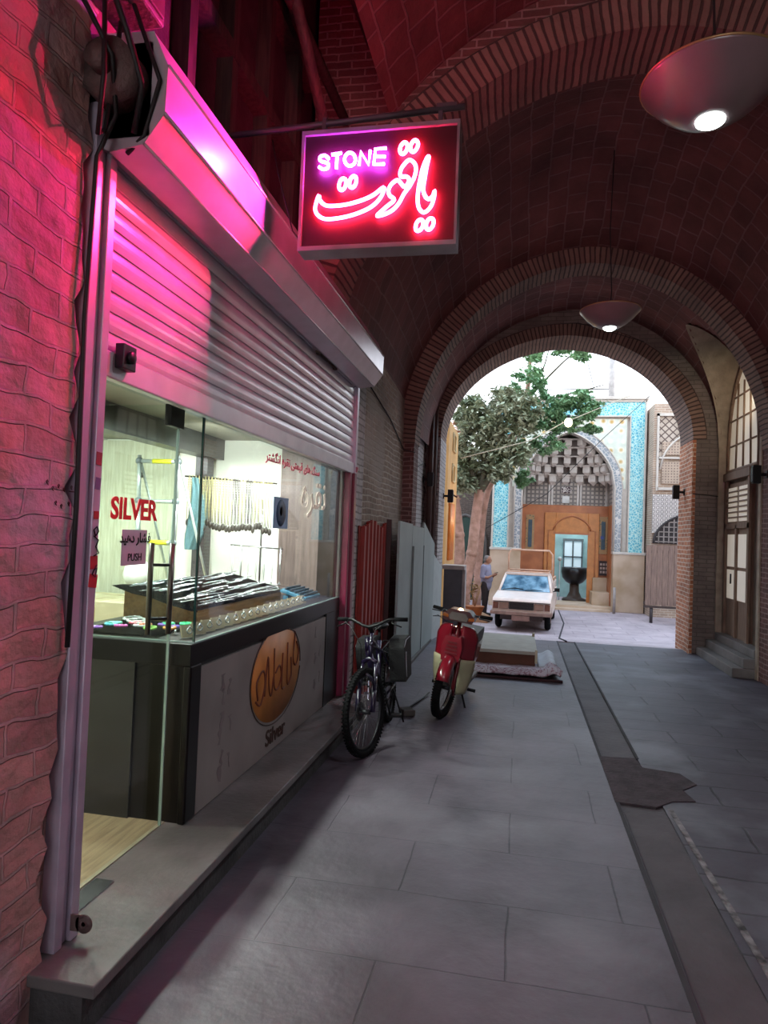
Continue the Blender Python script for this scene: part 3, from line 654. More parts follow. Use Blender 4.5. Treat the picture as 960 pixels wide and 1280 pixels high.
# wall cables
mb=MB(); mb.tube([(-1.64,7.2,3.35),(-1.64,8.4,3.2),(-1.64,9.45,2.95),(-1.48,9.5,2.92)],.008,5); mb.tube([(-1.64,9.95,2.9),(-1.65,10.8,2.85),(-1.64,11.6,3.0),(-1.64,11.8,2.95)],.008,5)
mb.tube([(-1.64,11.66,2.6),(-1.64,11.85,2.5),(-1.42,11.87,2.48)],.008,5)
o=obj('wall_cable',mb,M_wire); tag(o,'thin black cable sagging along the left brick wall toward the arch','cable')
mb=MB(); mb.tube([(2.76,11.86,2.6),(3.0,11.86,2.58),(3.28,11.86,2.55)],.008,5); mb.tube([(3.31,11.8,2.95),(3.31,11.2,2.9),(3.31,10.6,2.98),(3.31,10.1,2.95)],.008,5)
o=obj('wall_cable',mb,M_wire); tag(o,'thin dark cable strung across the plaster beside the right niche','cable')
# ================================================================== shop interior shell
M_white=mat('white lit wall','#e8ebe0',.6,noise_amt=.02)
M_panelw=wood('pale wood wall panel','#b9b8a2','#d3d2bf','Z',3,.5)
M_blackw=mat('dark brown laminate','#0e0808',.35,noise_amt=.1,spec=.25)
mb=MB(); mb.bb(-4.3,-1.77,2.3,6.6,.1,.2); struct('floor_shop',mb,wood('oak shop floor','#8f7a5e','#b09a7a','Y',3,.35))
mb=MB(); mb.bb(-4.4,-4.2,2.2,6.7,.1,3.6); struct('wall_shop_back',mb,M_white)
mb=MB(); mb.bb(-4.3,-1.68,6.3,6.45,.1,3.6); struct('wall_shop_end',mb,M_white)
mb=MB(); mb.bb(-4.3,-1.80,2.2,2.3,.1,3.6); struct('wall_shop_near',mb,M_panelw)
mb=MB(); mb.bb(-4.3,-1.72,2.2,6.5,2.62,2.72); struct('ceiling_shop',mb,mat('shop ceiling','#8d8b7e',.5,noise_amt=.05))
mb=MB(); mb.bb(-1.80,-1.655,2.46,6.4,2.56,3.56); struct('wall_shop_lintel',mb,M_blackw)
mb=MB(); mb.bb(-3.05,-2.9,2.4,6.3,2.42,2.62); mb.bb(-1.95,-1.8,2.46,6.3,2.42,2.56); struct('trim_bulkhead',mb,mat('dark grey bulkhead','#4a4a4a',.35))
mb=MB(); mb.bb(-2.28,-1.87,6.25,6.3,.2,2.62); struct('trim_brown_panelling',mb,wood('grey brown panelling','#5b4c48','#766460','Z',3,.5))
# pale panelling and platform
mb=MB(); mb.bb(-4.2,-3.38,6.24,6.3,.2,2.6); struct('trim_wood_panelling',mb,M_panelw)
mb=MB(); mb.bb(-3.06,-2.94,6.02,6.16,.2,2.62); struct('trim_dark_column',mb,mat('dark grey column','#3c3a40',.4))
mb=MB(); mb.bb(-1.86,-1.70,6.18,6.3,1.1,2.5); struct('trim_dark_column_front',mb,M_blackw)
pt=thing('tiled_platform','tiled raised platform with beige and brown checked top behind the counter','platform',(-3.4,5.7,.2))
mb=MB(); mb.bb(-4.18,-2.72,5.12,5.98,.2,1.06); obj('base',mb,mat('beige tile face','#b8a47e',.3,noise_amt=.15,scale=5),pt,world=True)
m_chk=brick('checked tiles','#d6cfa8','#9c8458','#c8c0a0',w=.12,h=.12,ms=.004,bump=.1,rough=.25,offset=0,dirt=.1,dist=0)
mb=MB(); mb.bb(-4.18,-2.70,5.10,5.98,1.06,1.08); obj('tile_top',mb,m_chk,pt,world=True)
mb=MB(); [mb.bb(-4.16+k*.21,-4.0+k*.21,5.105,5.12,.9,1.05) for k in range(7)]; obj('tile_edge',mb,mat('brown edge tile','#8d7040',.3),pt,world=True,bevel=.004)
# ladder
ld=thing('step_ladder','aluminium telescopic ladder with yellow rungs standing on the tiled platform','ladder',(-3.1,5.3,1.08))
def LP(s,t): # s 0/1 left/right rail, t height
    xb=-3.17+s*.30; xt=-3.36+s*.38
    return Vector((xb+(xt-xb)*t, 5.28+.25*t, 1.09+1.28*t))
M_alu=mat('ladder aluminium','#c9d2d2',.3,metal=.6)
for s in (0,1):
    mb=MB(); mb.tube([LP(s,0),LP(s,.35)],.026,10); mb.tube([LP(s,.35),LP(s,.7)],.022,10); mb.tube([LP(s,.7),LP(s,1.0)],.018,10); obj('rail',mb,M_alu,ld,world=True)
for i,t in enumerate((.12,.40,.68,.96)):
    mb=MB(); a,b=LP(0,t),LP(1,t); mb.tube([a,b],.018,8); obj('rung',mb,M_alu,ld,world=True)
    if i%2: 
        mb=MB(); mb.tube([a.lerp(b,.35),a.lerp(b,.85)],.021,8); obj('grip_strip',mb,mat('yellow grip','#d8d428',.5),ld,world=True)
    for p in (a,b):
        mb=MB(); mb.ball(p,.034,10,6); obj('joint',mb,mat('grey joint','#5b6468',.5),ld,world=True)
for s in (0,1):
    mb=MB(); p=LP(s,0); mb.lathe([(.03,-.01),(.03,.04),(.024,.05)],12,p); obj('foot',mb,M_rubber,ld,world=True)
    mb=MB(); q=LP(s,1.0); mb.tube([q,Vector((q.x+.25,q.y+.25,1.1))],.012,8); obj('rear_stay',mb,M_alu,ld,world=True)
# ceiling spots
for i,(x,y,lb) in enumerate(((-2.5,3.1,'nearest of the round white ceiling spots, just inside the glass door'),(-2.35,3.75,'round white ceiling spot above the bracelets end of the counter'),(-2.35,4.35,'round white ceiling spot above the middle of the counter'),(-2.35,4.95,'round white ceiling spot over the far half of the counter'),(-2.35,5.6,'farthest round white ceiling spot near the end wall of the shop'))):
    t=thing('ceiling_spot',lb,'ceiling light',(x,y,2.62),0,'round ceiling spots in the shop')
    mb=MB(); mb.lathe([(.075,0),(.09,-.012),(.07,-.016),(.065,-.006)],24); obj('bezel',mb,M_chrome,t)
    mb=MB(); mb.lathe([(0,-.010),(.064,-.010),(.064,-.004)],24); obj('diffuser',mb,emis('spot diffuser',(1,1,.95,1),9),t)
    lamp('spot_light','SPOT',(x,y,2.58),135,(1,1,.95),.06,aim=(x-.15,y+.1,0),spot=R(165),blend=.8)
lamp('spot_light','SPOT',(-3.6,4.2,2.55),230,(1,1,.95),.06,aim=(-3.8,5.2,1.0),spot=R(165),blend=.8)
lamp('spot_light','SPOT',(-2.6,5.0,2.36),55,(1,1,.95),.06,aim=(-2.5,6.3,1.9),spot=R(150),blend=.8)
# ================================================================== counter
CT=thing('display_counter','dark brown shop counter with grey front panel carrying the orange oval logo','counter',(-2.1,4.7,.2))
mb=MB(); mb.bb(-2.55,-1.68,3.33,6.28,.2,1.04); obj('carcass',mb,M_blackw,CT,world=True)
mb=MB(); mb.bb(-2.58,-1.655,3.30,6.28,1.02,1.135); obj('worktop',mb,M_blackw,CT,world=True,bevel=.004)
mb=MB(); mb.bb(-1.70,-1.655,3.31,3.44,.2,1.02); obj('corner_post',mb,M_blackw,CT,world=True,bevel=.012,seg=3)
mb=MB(); mb.bb(-1.70,-1.655,5.86,6.28,.2,1.02); obj('end_post',mb,M_blackw,CT,world=True)
mb=MB(); mb.bb(-2.54,-1.98,3.315,3.331,.2,1.02); obj('side_panel',mb,mat('grey side laminate','#2a282c',.35,noise_amt=.08),CT,world=True)
m_fp=mat('printed front panel','#8d8480',.45,noise_amt=.1,scale=2.5,col2='#7c7370')
mb=MB(); mb.bb(-1.70,-1.662,3.44,5.86,.205,.995); fp=obj('front_panel',mb,m_fp,CT,world=True)
xf=-1.6605
mb=MB(); mb.lathe([(0,0),(.325,0),(.325,.002),(0,.002)],48,(0,0,0),'X',sx=1.5,sy=1); mb.xf(Matrix.Translation((xf,4.65,.73)))
# pattern: oval disc, ring, script
obj('logo_oval',mb,mat('orange logo','#c07a3c',.5,noise_amt=.12,scale=7,col2='#a86a30'),fp,world=True)
mb=MB(); mb.tube([(xf+.002,4.65+.505*math.cos(a),.73+.345*math.sin(a)) for a in [i*2*PI/60 for i in range(60) if not 8<i<16]],.0035,4,closed=False); obj('logo_ring',mb,mat('logo brown','#3d2418',.6),fp,world=True)
mb=MB()
def sw(pts,r=.007): mb.tube([(xf+.004,a,b) for a,b in smooth(pts,False,5)],r,5)
sw([(4.28,.62),(4.25,.74),(4.36,.80),(4.40,.70),(4.33,.58),(4.24,.62)]); sw([(4.40,.62),(4.44,.88),(4.48,.66),(4.53,.60),(4.56,.72)]); sw([(4.56,.92),(4.58,.66),(4.66,.62),(4.72,.70),(4.68,.78),(4.60,.74)])
sw([(4.74,.86),(4.74,.62),(4.80,.60)]); sw([(4.84,.92),(4.86,.62),(4.94,.66),(4.92,.80)]); sw([(5.0,.98),(4.98,.78),(5.05,.72),(5.1,.82),(5.04,.9)],.006)
obj('logo_script',mb,mat('logo script','#6d2f16',.6),fp,world=True)
text('logo_word','Silver',.155,mat('logo brown','#3d2418',.6),fp,FX((xf+.002-(-2.1),4.66-4.7,.305-.2)),bold=.002,sx=1.15)
r5=random.Random(5)
for k in range(14):
    mb=MB(); yc=(3.74,3.86,3.76,5.58,5.72)[k%5]+r5.uniform(-.02,.02); zc=.3+.62*(k+.5)/14; pts=[(yc+r5.uniform(-.022,.022),zc+.05*math.cos(a)) for a in (0,.8,1.6,2.4,3.14)]+[(yc-r5.uniform(.01,.05),zc+.05*math.cos(a)) for a in (2.6,1.9,1.1,.4)]
    mb.prism(pts,'X',xf,xf+.0006); obj('print_mark',mb,mat('faded grey print','#85797a',.6),fp,world=True)
# ---- glass showcase above the counter
G=glassmat('shop glass','#f4faf8'); Gd=glassmat('door glass','#f0f6f3')
SC=thing('glass_showcase','frameless glass showcase standing on the counter behind the shutter opening','showcase',(-1.9,4.8,1.14))
mb=MB(); mb.bb(-1.668,-1.660,3.35,6.26,1.14,2.40); obj('front_pane',mb,G,SC,world=True)
mb=MB(); mb.bb(-2.5,-1.672,3.342,3.350,1.14,2.40); obj('side_pane',mb,G,SC,world=True)
M_gedge=mat('green glass edge','#1c3a36',.15,noise_amt=.02,spec=.8)
M_gedgew=mat('bright glass edge','#9fb8b2',.2,noise_amt=.02,spec=.8)
mb=MB(); mb.bb(-1.672,-1.660,3.342,3.352,1.14,2.40); obj('corner_edge',mb,M_gedge,SC,world=True)
mb=MB(); mb.bb(-1.664,-1.656,3.35,6.26,1.135,1.143); mb.bb(-2.5,-1.66,3.339,3.345,1.135,1.143); obj('base_bead',mb,M_gedgew,SC,world=True)
# window graphics
pf_=mat('red sticker letters','#c81428',.5,noise_amt=0)
o=text('window_lettering',arabic('سنگ های قیمتی نقره انگشتر'),.085,mat('pink red letters with added glow','#c8405a',.5,emit='#c8405a',es=.08),None,FX((-1.655,4.85,2.235)),bold=.001,sx=1.25); tag(o,'small red Persian lettering along the top of the showcase glass','lettering')  # slight emission imitates shop light coming through the letters
o=text('window_lettering',arabic('نقره'),.34,mat('pale window letters with added glow','#e8d8c8',.5,emit='#e8d8c8',es=.15),None,FX((-1.655,5.35,2.04)),bold=.003,sx=1.3); tag(o,'large pale outlined Persian word on the showcase glass','lettering')  # weak glow added in place of backlight from the shop
mb=MB(); mb.bb(-1.6585,-1.656,4.42,4.72,1.76,1.98); o=thing('window_sticker','square pale blue sticker with a dark round emblem on the showcase glass','sticker',(-1.657,4.6,1.87)); obj('backing',mb,mat('pale blue sticker','#8fb0d0',.5),o,world=True)
mb=MB(); mb.lathe([(.05,0),(.095,0),(.095,.002),(.05,.002)],24,(-1.656,4.57,1.87),'X'); mb.lathe([(0,0),(.03,0),(.03,.002),(0,.002)],16,(-1.656,4.57,1.88),'X'); mb.box((-1.655,4.57,1.83),(.002,.12,.03)); obj('emblem',mb,mat('navy emblem','#27405f',.5),o,world=True)
# ---- glass door
GD=thing('glass_door','frameless glass shop door with long steel pull handles','glass door',(-1.77,2.9,.2))
mb=MB(); mb.bb(-1.776,-1.766,2.47,3.27,.205,2.37); dg_=obj('door_pane',mb,Gd,GD,world=True)
mb=MB(); mb.bb(-1.778,-1.764,3.268,3.275,.205,2.37); obj('door_edge',mb,M_gedgew,GD,world=True)
mb=MB(); mb.bb(-1.79,-1.752,3.16,3.30,2.26,2.37); obj('patch_fitting',mb,M_darkmet,GD,world=True,bevel=.003)
for x,y in ((-1.735,3.20),(-1.815,3.14)):
    mb=MB(); mb.tube([(x,y,1.20),(x,y,1.66)],.0135,12); obj('pull_handle',mb,mat('dark steel handle','#6a6560',.3,metal=.8),GD,world=True)
    mb=MB(); mb.tube([(x,y,1.55),(-1.77,3.16,1.55)],.008,8); mb.tube([(x,y,1.28),(-1.77,3.16,1.28)],.008,8); obj('handle_stud',mb,M_darkmet,GD,world=True)
o=text('door_lettering','SILVER',.135,mat('red vinyl letters with added glow','#b80f1c',.5,noise_amt=0,emit='#b80f1c',es=.25),None,FX((-1.762,2.885,1.815)),bold=.004,sx=.98); tag(o,'red SILVER lettering across the glass door','lettering')  # emission stands in for light shining through the vinyl
PS=thing('push_notice','white paper notice reading push in Persian and English on the glass door','notice',(-1.762,2.9,1.64))
mb=MB(); mb.bb(-1.7635,-1.762,2.79,3.0,1.56,1.725); obj('paper',mb,mat('notice paper','#b9b4bd',.6,noise_amt=.02),PS,world=True)
text('notice_persian',arabic('فشار دهید'),.062,M_black,PS,FX((.002,0,.045)),bold=.0015,extrude=.0005); text('notice_english','PUSH',.05,M_black,PS,FX((.002,0,-.045)),bold=.0003,extrude=.0005)
# doormat / threshold plate
mb=MB(); mb.bb(-1.79,-1.77,2.46,3.32,.2,.207); struct('trim_threshold',mb,mat('threshold strip','#c2b8a0',.3,metal=.3))
mb=MB(); mb.box((-1.715,2.60,.203),(.09,.24,.008),(0,0,.0)); o=obj('floor_plate',mb,M_chrome,bevel=.002); tag(o,'shiny steel plate lying on the step at the door corner','plate')
# ================================================================== goods on the counter
M_velvet=mat('black velvet','#08080a',1,spec=0); M_silver=mat('silver jewellery','#dfe4ea',.2,metal=.9,noise_amt=.02); M_card=mat('beige card','#b3a184',.7,noise_amt=.08)
RS=thing('display_riser','orange brown wooden riser under the black velvet silver tray','display stand',(-2.25,4.9,1.135))
mb=MB(); mb.prism([(-2.50,1.137),(-1.98,1.137),(-1.98,1.22),(-2.50,1.34)],'Y',4.02,5.55); obj('riser_box',mb,wood('riser wood','#8d6235','#a97a48','Y',3,.5),RS,world=True)
def riser_pt(u,v,h=0): # u along y 0..1, v 0..1 from front up
    return Vector((-1.98-.52*v, 4.02+1.53*u, 1.222+.12*v+h))
mb=MB(); mb.grid([[riser_pt(u,v,.004+.012*math.sin(9*u+5*v)**2) for v in (-.03,.25,.5,.75,1.03)] for u in [i/12 for i in range(-1,14)]]); mb.prism([(-2.5,1.33),(-1.985,1.21),(-1.985,1.224),(-2.5,1.344)],'Y',4.0,5.56)
obj('velvet_cloth',mb,M_velvet,RS,world=True)
# silver chains lying across the velvet
def chain_proto(L_,amp):
    mb=MB(); n=16; pts=[(L_*(i/n-.5),amp*math.sin(i*1.1),.004) for i in range(n+1)]
    for i in range(n): mb.tube([pts[i],pts[i+1]],.0045 if i%2 else .0028,5)
    mb.ball((L_*.5,0,.005),(.009,.006,.005),8,5); return mb
sl=math.atan2(.12,.52)
protos=[chain_proto(.17,.006),chain_proto(.13,.009),chain_proto(.2,.004)]
meshes=[p.mesh('silver_chain',M_silver) for p in protos]
r8=random.Random(8)
for i in range(96):
    u=(i%24)/24+.02; v=.12+.25*(i//24)
    p=riser_pt(u+r8.uniform(-.02,.02),v+r8.uniform(-.1,.1),.017)
    o=bpy.data.objects.new('silver_chain',meshes[i%3]); link(o); o.location=p; o.rotation_euler=(0,sl,r8.uniform(.1,.7)+PI)
    tag(o,'silver chain bracelet laid across the black velvet riser','bracelet','silver chains on the velvet riser')
# bracelets at near end
cols=[('#e8ece8','white'),('#e8ece8','white'),('#e8ece8','white'),('#4fd890','green'),('#58dca0','green'),('#7ae8c0','mint'),('#e05a70','coral'),('#e07a50','orange'),('#8a60c0','violet'),('#5a4ab0','indigo'),('#6ad0e0','cyan'),('#d860b0','pink'),('#f0f0f0','silver'),('#a8e070','lime'),('#e0a050','amber'),('#b070d8','lilac')]
mb=MB(); mb.box((-2.17,3.68,1.143),(.5,.52,.012)); o=obj('velvet_mat',mb,M_velvet); tag(o,'black velvet mat under the coloured bracelets on the near counter end','mat')
for i,(c,nm) in enumerate(cols):
    x=-2.36+.095*(i%5)+.01*r8.random(); y=3.86-.10*(i//5)-.05*(i%2)
    if i<3: x=-2.38+.07*i; y=3.93-.07*i
    rr_=.052 if i<3 else .032
    mb=MB(); mb.torus((0,0,0),rr_,.006,'Z',24,6)
    for k in range(10): mb.ball((rr_*math.cos(k*.628),rr_*math.sin(k*.628),0),.0085,6,4)
    o=obj('bracelet',mb,mat('bead '+nm,c,.3,emit=c,es=.12)); o.location=(x,y,1.158); o.rotation_euler=(r8.uniform(-.08,.08),0,0)
    tag(o,'wide white bracelet, '+['leftmost','middle','rightmost'][i]+' of the three on the black mat' if i<3 else (f'small {nm} bead bracelet on the black mat'+(' nearest the wide white ones' if i==3 else '')),'bracelet','bead bracelets on the mat')
# ring cards along the front glass
for i in range(17):
    y=3.50+i*.125; t=thing('ring_card','small beige card standing with a silver ring, in the row along the front glass','ring card',(-1.78,y,1.137),-.5,'ring cards along the front glass')
    if i==0:
        mb=MB(); mb.box((0,0,.035),(.012,.085,.07),(0,-.35,0)); ca=obj('card',mb,M_card,t)
        mb=MB(); mb.torus((.016,0,.04),.016,.004,'X',16,6); mb.ball((.016,0,.06),(.006,.008,.007),8,5); ri=obj('ring',mb,M_silver,t)
    else:
        for q in (ca,ri): k=q.copy(); link(k,t)
# row of small silver pieces behind cards
for i in range(20):
    mb=MB() if i==0 else None
    if i==0:
        mb.torus((0,0,.012),.014,.003,'X',14,6); mb.box((0,0,.004),(.03,.03,.008)); pm=mb.mesh('silver_ring',M_silver)
    o=bpy.data.objects.new('silver_ring',pm); link(o); o.location=(-1.88+.03*(i%2),3.55+i*.105,1.137); o.rotation_euler=(0,0,r8.uniform(-.5,.5)); tag(o,'small silver ring standing between the card row and the velvet riser','ring','silver rings behind the card row')
bt_=thing('blue_tray','blue slatted plastic jewellery tray tilted at the far end of the counter','tray',(-1.86,5.72,1.137))
mb=MB(); mb.box((0,0,.07),(.24,.42,.03),(0,.28,0)); mb.box((-.07,0,.03),(.05,.4,.06)); obj('tray_body',mb,mat('blue tray plastic','#2f6f8c',.4,emit='#2f6f8c',es=.05),bt_,bevel=.006)
mb=MB(); [mb.box((.09-.04*k,0,.068+.012*k),(.014,.38,.02),(0,.28,0)) for k in range(5)]; obj('slot_bar',mb,mat('dark blue bars','#17384c',.5),bt_)
# necklace rack
NR=thing('necklace_rack','thin metal rail holding the row of hanging necklaces in the window','rack',(-2.6,5.9,1.14))
mb=MB(); mb.tube([(-3.05,5.8,2.215),(-2.15,5.8,2.165)],.008,8); obj('rail',mb,M_darkmet,NR,world=True)
mb=MB(); mb.tube([(-2.28,5.8,1.14),(-2.28,5.8,2.2)],.009,8); mb.tube([(-2.55,5.75,1.60),(-2.05,5.75,1.58)],.007,8); mb.tube([(-2.44,5.75,1.16),(-2.44,5.75,1.6)],.006,8); obj('stand',mb,M_chrome,NR,world=True)
mb=MB(); mb.lathe([(.09,0),(.09,.012),(.01,.02)],20,(-2.28,5.8,1.137)); obj('base',mb,M_darkmet,NR,world=True)
hk=[]
for i in range(26):
    x=-3.0+i*.032; zt=2.212-.0018*i*.5; ln=.42+r8.uniform(-.03,.03); dark=i in (14,15,18,19)
    t=thing('necklace','dark beaded necklace hanging in the window row' if dark else 'pale beaded necklace with dark pendant hanging from the window rail','necklace',(x,5.79,zt),r8.uniform(-.3,.3),'dark beaded necklaces on the rail' if dark else 'pale beaded necklaces on the rail')
    mb=MB(); w_=.011
    pts=[(-w_,0,-ln*.97),(-w_,0,-ln*.5),(-w_*.6,0,-.02),(0,0,.012),(w_*.6,0,-.02),(w_,0,-ln*.5),(w_,0,-ln*.97)]
    mb.tube(pts,.0034,5)
    for k in range(16): 
        for s in (-1,1): mb.ball((s*w_,0,-.03-k*(ln-.06)/16),.0048,6,4)
    obj('strand',mb,mat('dark beads','#39322c',.4) if dark else mat('pale beads','#9a9164',.4),t)
    mb=MB(); mb.ball((0,0,-ln-.02),(.021,.010,.034),8,6); obj('pendant',mb,mat('dark pendant','#2b2620',.4),t)
for i in range(7):
    x=-2.52+i*.075; t=thing('necklace','short fine chain hanging from the lower bar of the window rack','necklace',(x,5.745,1.59),0,'fine chains on the lower bar')
    mb=MB(); mb.tube([(0,0,.012),(-.006,0,-.2),(0,0,-.3),(.006,0,-.2),(0,0,.012)],.0022,5); obj('strand',mb,M_silver,t)
    mb=MB(); mb.ball((0,0,-.31),(.008,.006,.012),8,5); obj('pendant',mb,M_silver,t)
# scarf and globe
mb=MB(); rows=[]
for k in range(15):
    t=k/14; wdt=.06+.12*math.sin(min(1,t*1.3)*PI*.6)*(1 if t<.8 else 1-.7*(t-.8)/.2); row=[]
    for j in range(25):
        a=2*PI*j/24; r_=1+.3*math.sin(a*6+t*3)
        row.append((-2.93+.42*wdt*r_*math.cos(a)+.03*math.sin(t*4),5.80+.07*r_*math.sin(a),2.20-.66*t))
    rows.append(row)
mb.grid(rows); o=obj('scarf',mb,mat('teal scarf fabric','#48686e',.9,bump=.4,bscale=50)); tag(o,'grey teal scarf bundle hanging behind the showcase beside the dark column','scarf')
mb=MB(); mb.lathe([(0,.23),(.06,.215),(.1,.17),(.115,.11),(.1,.05),(.05,.01),(.03,0)],24,(-3.0,5.0,1.24)); mb.lathe([(.05,-.0),(.06,-.1),(.07,-.1)],16,(-3.0,5.0,1.24)); 
o=obj('white_vase',mb,mat('white ceramic','#e6e8e0',.2)); tag(o,'rounded white vessel standing behind the silver tray','vase')
mb=MB(); mb.bb(-3.2,-2.75,4.75,5.08,.2,1.14); o=obj('cabinet',mb,mat('pale back cabinet','#b8a98a',.5)); tag(o,'pale low cabinet behind the counter under the white vessel','cabinet')
# wall screws
for (x,lb) in ((-3.75,'left'),(-3.12,'right')):
    mb=MB(); mb.lathe([(.012,0),(.026,0),(.026,-.012),(.012,-.012),(.012,0)],16,(x,6.235 if x<-3.3 else 6.29,2.25),'Y'); o=obj('wall_stud',mb,M_darkmet); tag(o,f'small dark ring stud on the shop wall, {lb} one of the pair','stud')
# ================================================================== bicycle (local: front at y=0, rear toward +y)
M_frame_b=mat('dark violet bike paint','#150d28',.3,noise_amt=.05,coat=.5); M_decal=mat('white decal','#c9c4d8',.4,noise_amt=.02)
BK=thing('mountain_bicycle','dark violet mountain bicycle with black pannier bags leaning by the shop step','bicycle',(-1.13,5.30,0)); BK.rotation_euler=(0,R(-4),R(1))
def wheel(par,y,z,rad,tw,steer=0,name='wheel',spokes=28,rimc=None,disc=True):
    Mx=Matrix.Translation((0,y,z))@Matrix.Rotation(steer,4,'Z')
    mb=MB(); mb.torus((0,0,0),rad-tw,tw,'X',48,10)
    for k in range(72):
        a=2*PI*k/72
        for s in (-.6,.6): mb.box((s*tw,(rad-.004)*math.cos(a+(.04 if s>0 else 0)),(rad-.004)*math.sin(a+(.04 if s>0 else 0))),(tw*.7,.012,.012),(a,0,0))
    w_=obj('tyre',mb.xf(Mx),M_rubber,par)
    mb=MB(); mb.torus((0,0,0),rad-2*tw-.006,.012,'X',48,8); obj('rim',mb.xf(Mx),rimc or M_darkmet,w_)
    mb=MB()
    for k in range(spokes):
        a=2*PI*k/spokes; b=a+(.5 if k%2 else -.5); s=.025 if k%4<2 else -.025
        mb.tube([(s,.022*math.cos(b),.022*math.sin(b)),(0,(rad-2*tw-.01)*math.cos(a),(rad-2*tw-.01)*math.sin(a))],.0014,4,caps=False)
    obj('spokes',mb.xf(Mx),M_chrome,w_)
    mb=MB(); mb.tube([(-.045,0,0),(.045,0,0)],.02,12); 
    if disc: mb.lathe([(.04,0),(.075,0),(.075,.003),(.04,.003),(.04,0)],24,(-.04,0,0),'X')
    obj('hub',mb.xf(Mx),M_darkmet,w_)
    return w_
ST=R(-15)
wheel(BK,0,.34,.34,.026,ST); wheel(BK,1.06,.34,.34,.026)
fork=MB(); top=Vector((0,.22,.80))
for s in (-1,1): fork.tube([(s*.065,0,.34),(s*.065,.06,.50)],.021,10); fork.tube([(s*.065,.06,.50),(s*.055,.135,.70)],.016,10)
fork.tube([(-.065,.135,.70),(0,.15,.735),(.065,.135,.70)],.02,10); fork.tube([(0,.15,.73),(0,.215,.93)],.018,10); fork.tube([(-.06,.07,.53),(-.06,.02,.6),(0,-.0,.66),(.06,.02,.6),(.06,.07,.53)],.012,8)
S=Matrix.Rotation(ST*0.6,4,'Z')
obj('fork',fork.xf(S),M_frame_b,BK)
mb=MB(); 
for s in (-1,1): mb.tube([(s*.066,.065,.505),(s*.062,.10,.60)],.0165,10)
obj('fork_stanchion',mb.xf(S),M_chrome,BK)
mb=MB(); hb=[(-.30,.24,1.04),(-.16,.19,1.045),(-.06,.165,1.0),(0,.16,.985),(.06,.165,1.0),(.16,.19,1.045),(.30,.24,1.04)]
mb.tube(hb,.0125,10); mb.tube([(0,.225,.94),(0,.165,.99)],.02,10); hbar=obj('handlebar',mb.xf(S),M_black,BK)
for s in (-1,1):
    mb=MB(); mb.tube([(s*.20,.205,1.045),(s*.305,.242,1.04)],.017,12); obj('grip',mb.xf(S),M_rubber,hbar)
    mb=MB(); mb.tube([(s*.19,.2,1.04),(s*.20,.15,1.02),(s*.28,.15,.99)],.006,6); obj('brake_lever',mb.xf(S),M_black,hbar)
mb=MB(); mb.tube([(-.19,.2,1.03),(-.1,.05,1.0),(-.03,.08,.85),(-.05,.12,.6)],.0035,5); mb.tube([(.19,.2,1.03),(.1,.06,.98),(.03,.12,.85),(.1,.6,.7),(.04,1.0,.45)],.0035,5); obj('brake_cable',mb,M_wire,BK)
mb=MB()
mb.tube([(0,.205,.90),(0,.185,.79)],.024,12)
mb.tube([(0,.205,.88),(0,.42,.82),(0,.66,.72)],.021,10); mb.tube([(0,.19,.81),(0,.35,.55),(0,.60,.30)],.026,10)
mb.tube([(0,.60,.30),(0,.70,.80)],.019,10)
for s in (-1,1): mb.tube([(s*.02,.61,.30),(s*.06,.9,.33),(s*.065,1.06,.34)],.011,8); mb.tube([(s*.02,.68,.72),(s*.06,.9,.52),(s*.065,1.06,.34)],.010,8)
fr_=obj('frame',mb,M_frame_b,BK)
mb=MB()
for k in range(9): t=k/9; mb.box((.028,.24+.25*t,.74-.32*t),(.004,.035,.02),(-.9,0,0)); 
for k in range(3): mb.box((.022,.04+.02*k,.45+.05*k),(.006,.012,.035),(.0,0,0))
obj('frame_decal',mb,M_decal,fr_)
mb=MB(); mb.tube([(0,.70,.79),(0,.725,.90)],.014,10); mb.ball((0,.745,.925),(.085,.115,.032),16,8); mb.ball((0,.64,.925),(.035,.1,.025),12,6); obj('saddle',mb,M_black,BK)
mb=MB(); mb.lathe([(.07,0),(.095,0),(.095,.004),(.07,.004),(.07,0)],32,(.05,.60,.30),'X')
for k in range(5): mb.box((.05,.60+.045*math.cos(k*1.257),.30+.045*math.sin(k*1.257)),(.004,.014,.08),(k*1.257-PI/2,0,0))
mb.tube([(.07,.60,.30),(.085,.66,.15)],.011,8); mb.tube([(-.06,.60,.30),(-.085,.54,.45)],.011,8); mb.tube([(-.07,.6,.3),(.08,.6,.3)],.015,8); cr=obj('crankset',mb,M_darkmet,BK)
for p in ((.14,.66,.15),(-.14,.54,.45)):
    mb=MB(); mb.box(p,(.09,.08,.022)); obj('pedal',mb,M_black,cr,bevel=.004)
mb=MB(); mb.tube([(.05,.60,.39),(.05,1.06,.385),(.05,1.10,.34),(.05,1.06,.30),(.05,.60,.21)],.005,5); obj('chain',mb,M_darkmet,BK)
mb=MB(); mb.tube([(.06,.95,.35),(.16,.93,.02)],.008,6); obj('kickstand',mb,M_darkmet,BK)
mb=MB()
for s in (-1,1): mb.tube([(s*.07,1.06,.36),(s*.07,.95,.70),(s*.07,1.3,.71),(s*.07,.72,.71)],.006,6)
mb.tube([(-.07,1.3,.71),(.07,1.3,.71)],.006,6); mb.tube([(0,.7,.69),(0,1.3,.72)],.006,6); obj('rear_rack',mb,M_darkmet,BK)
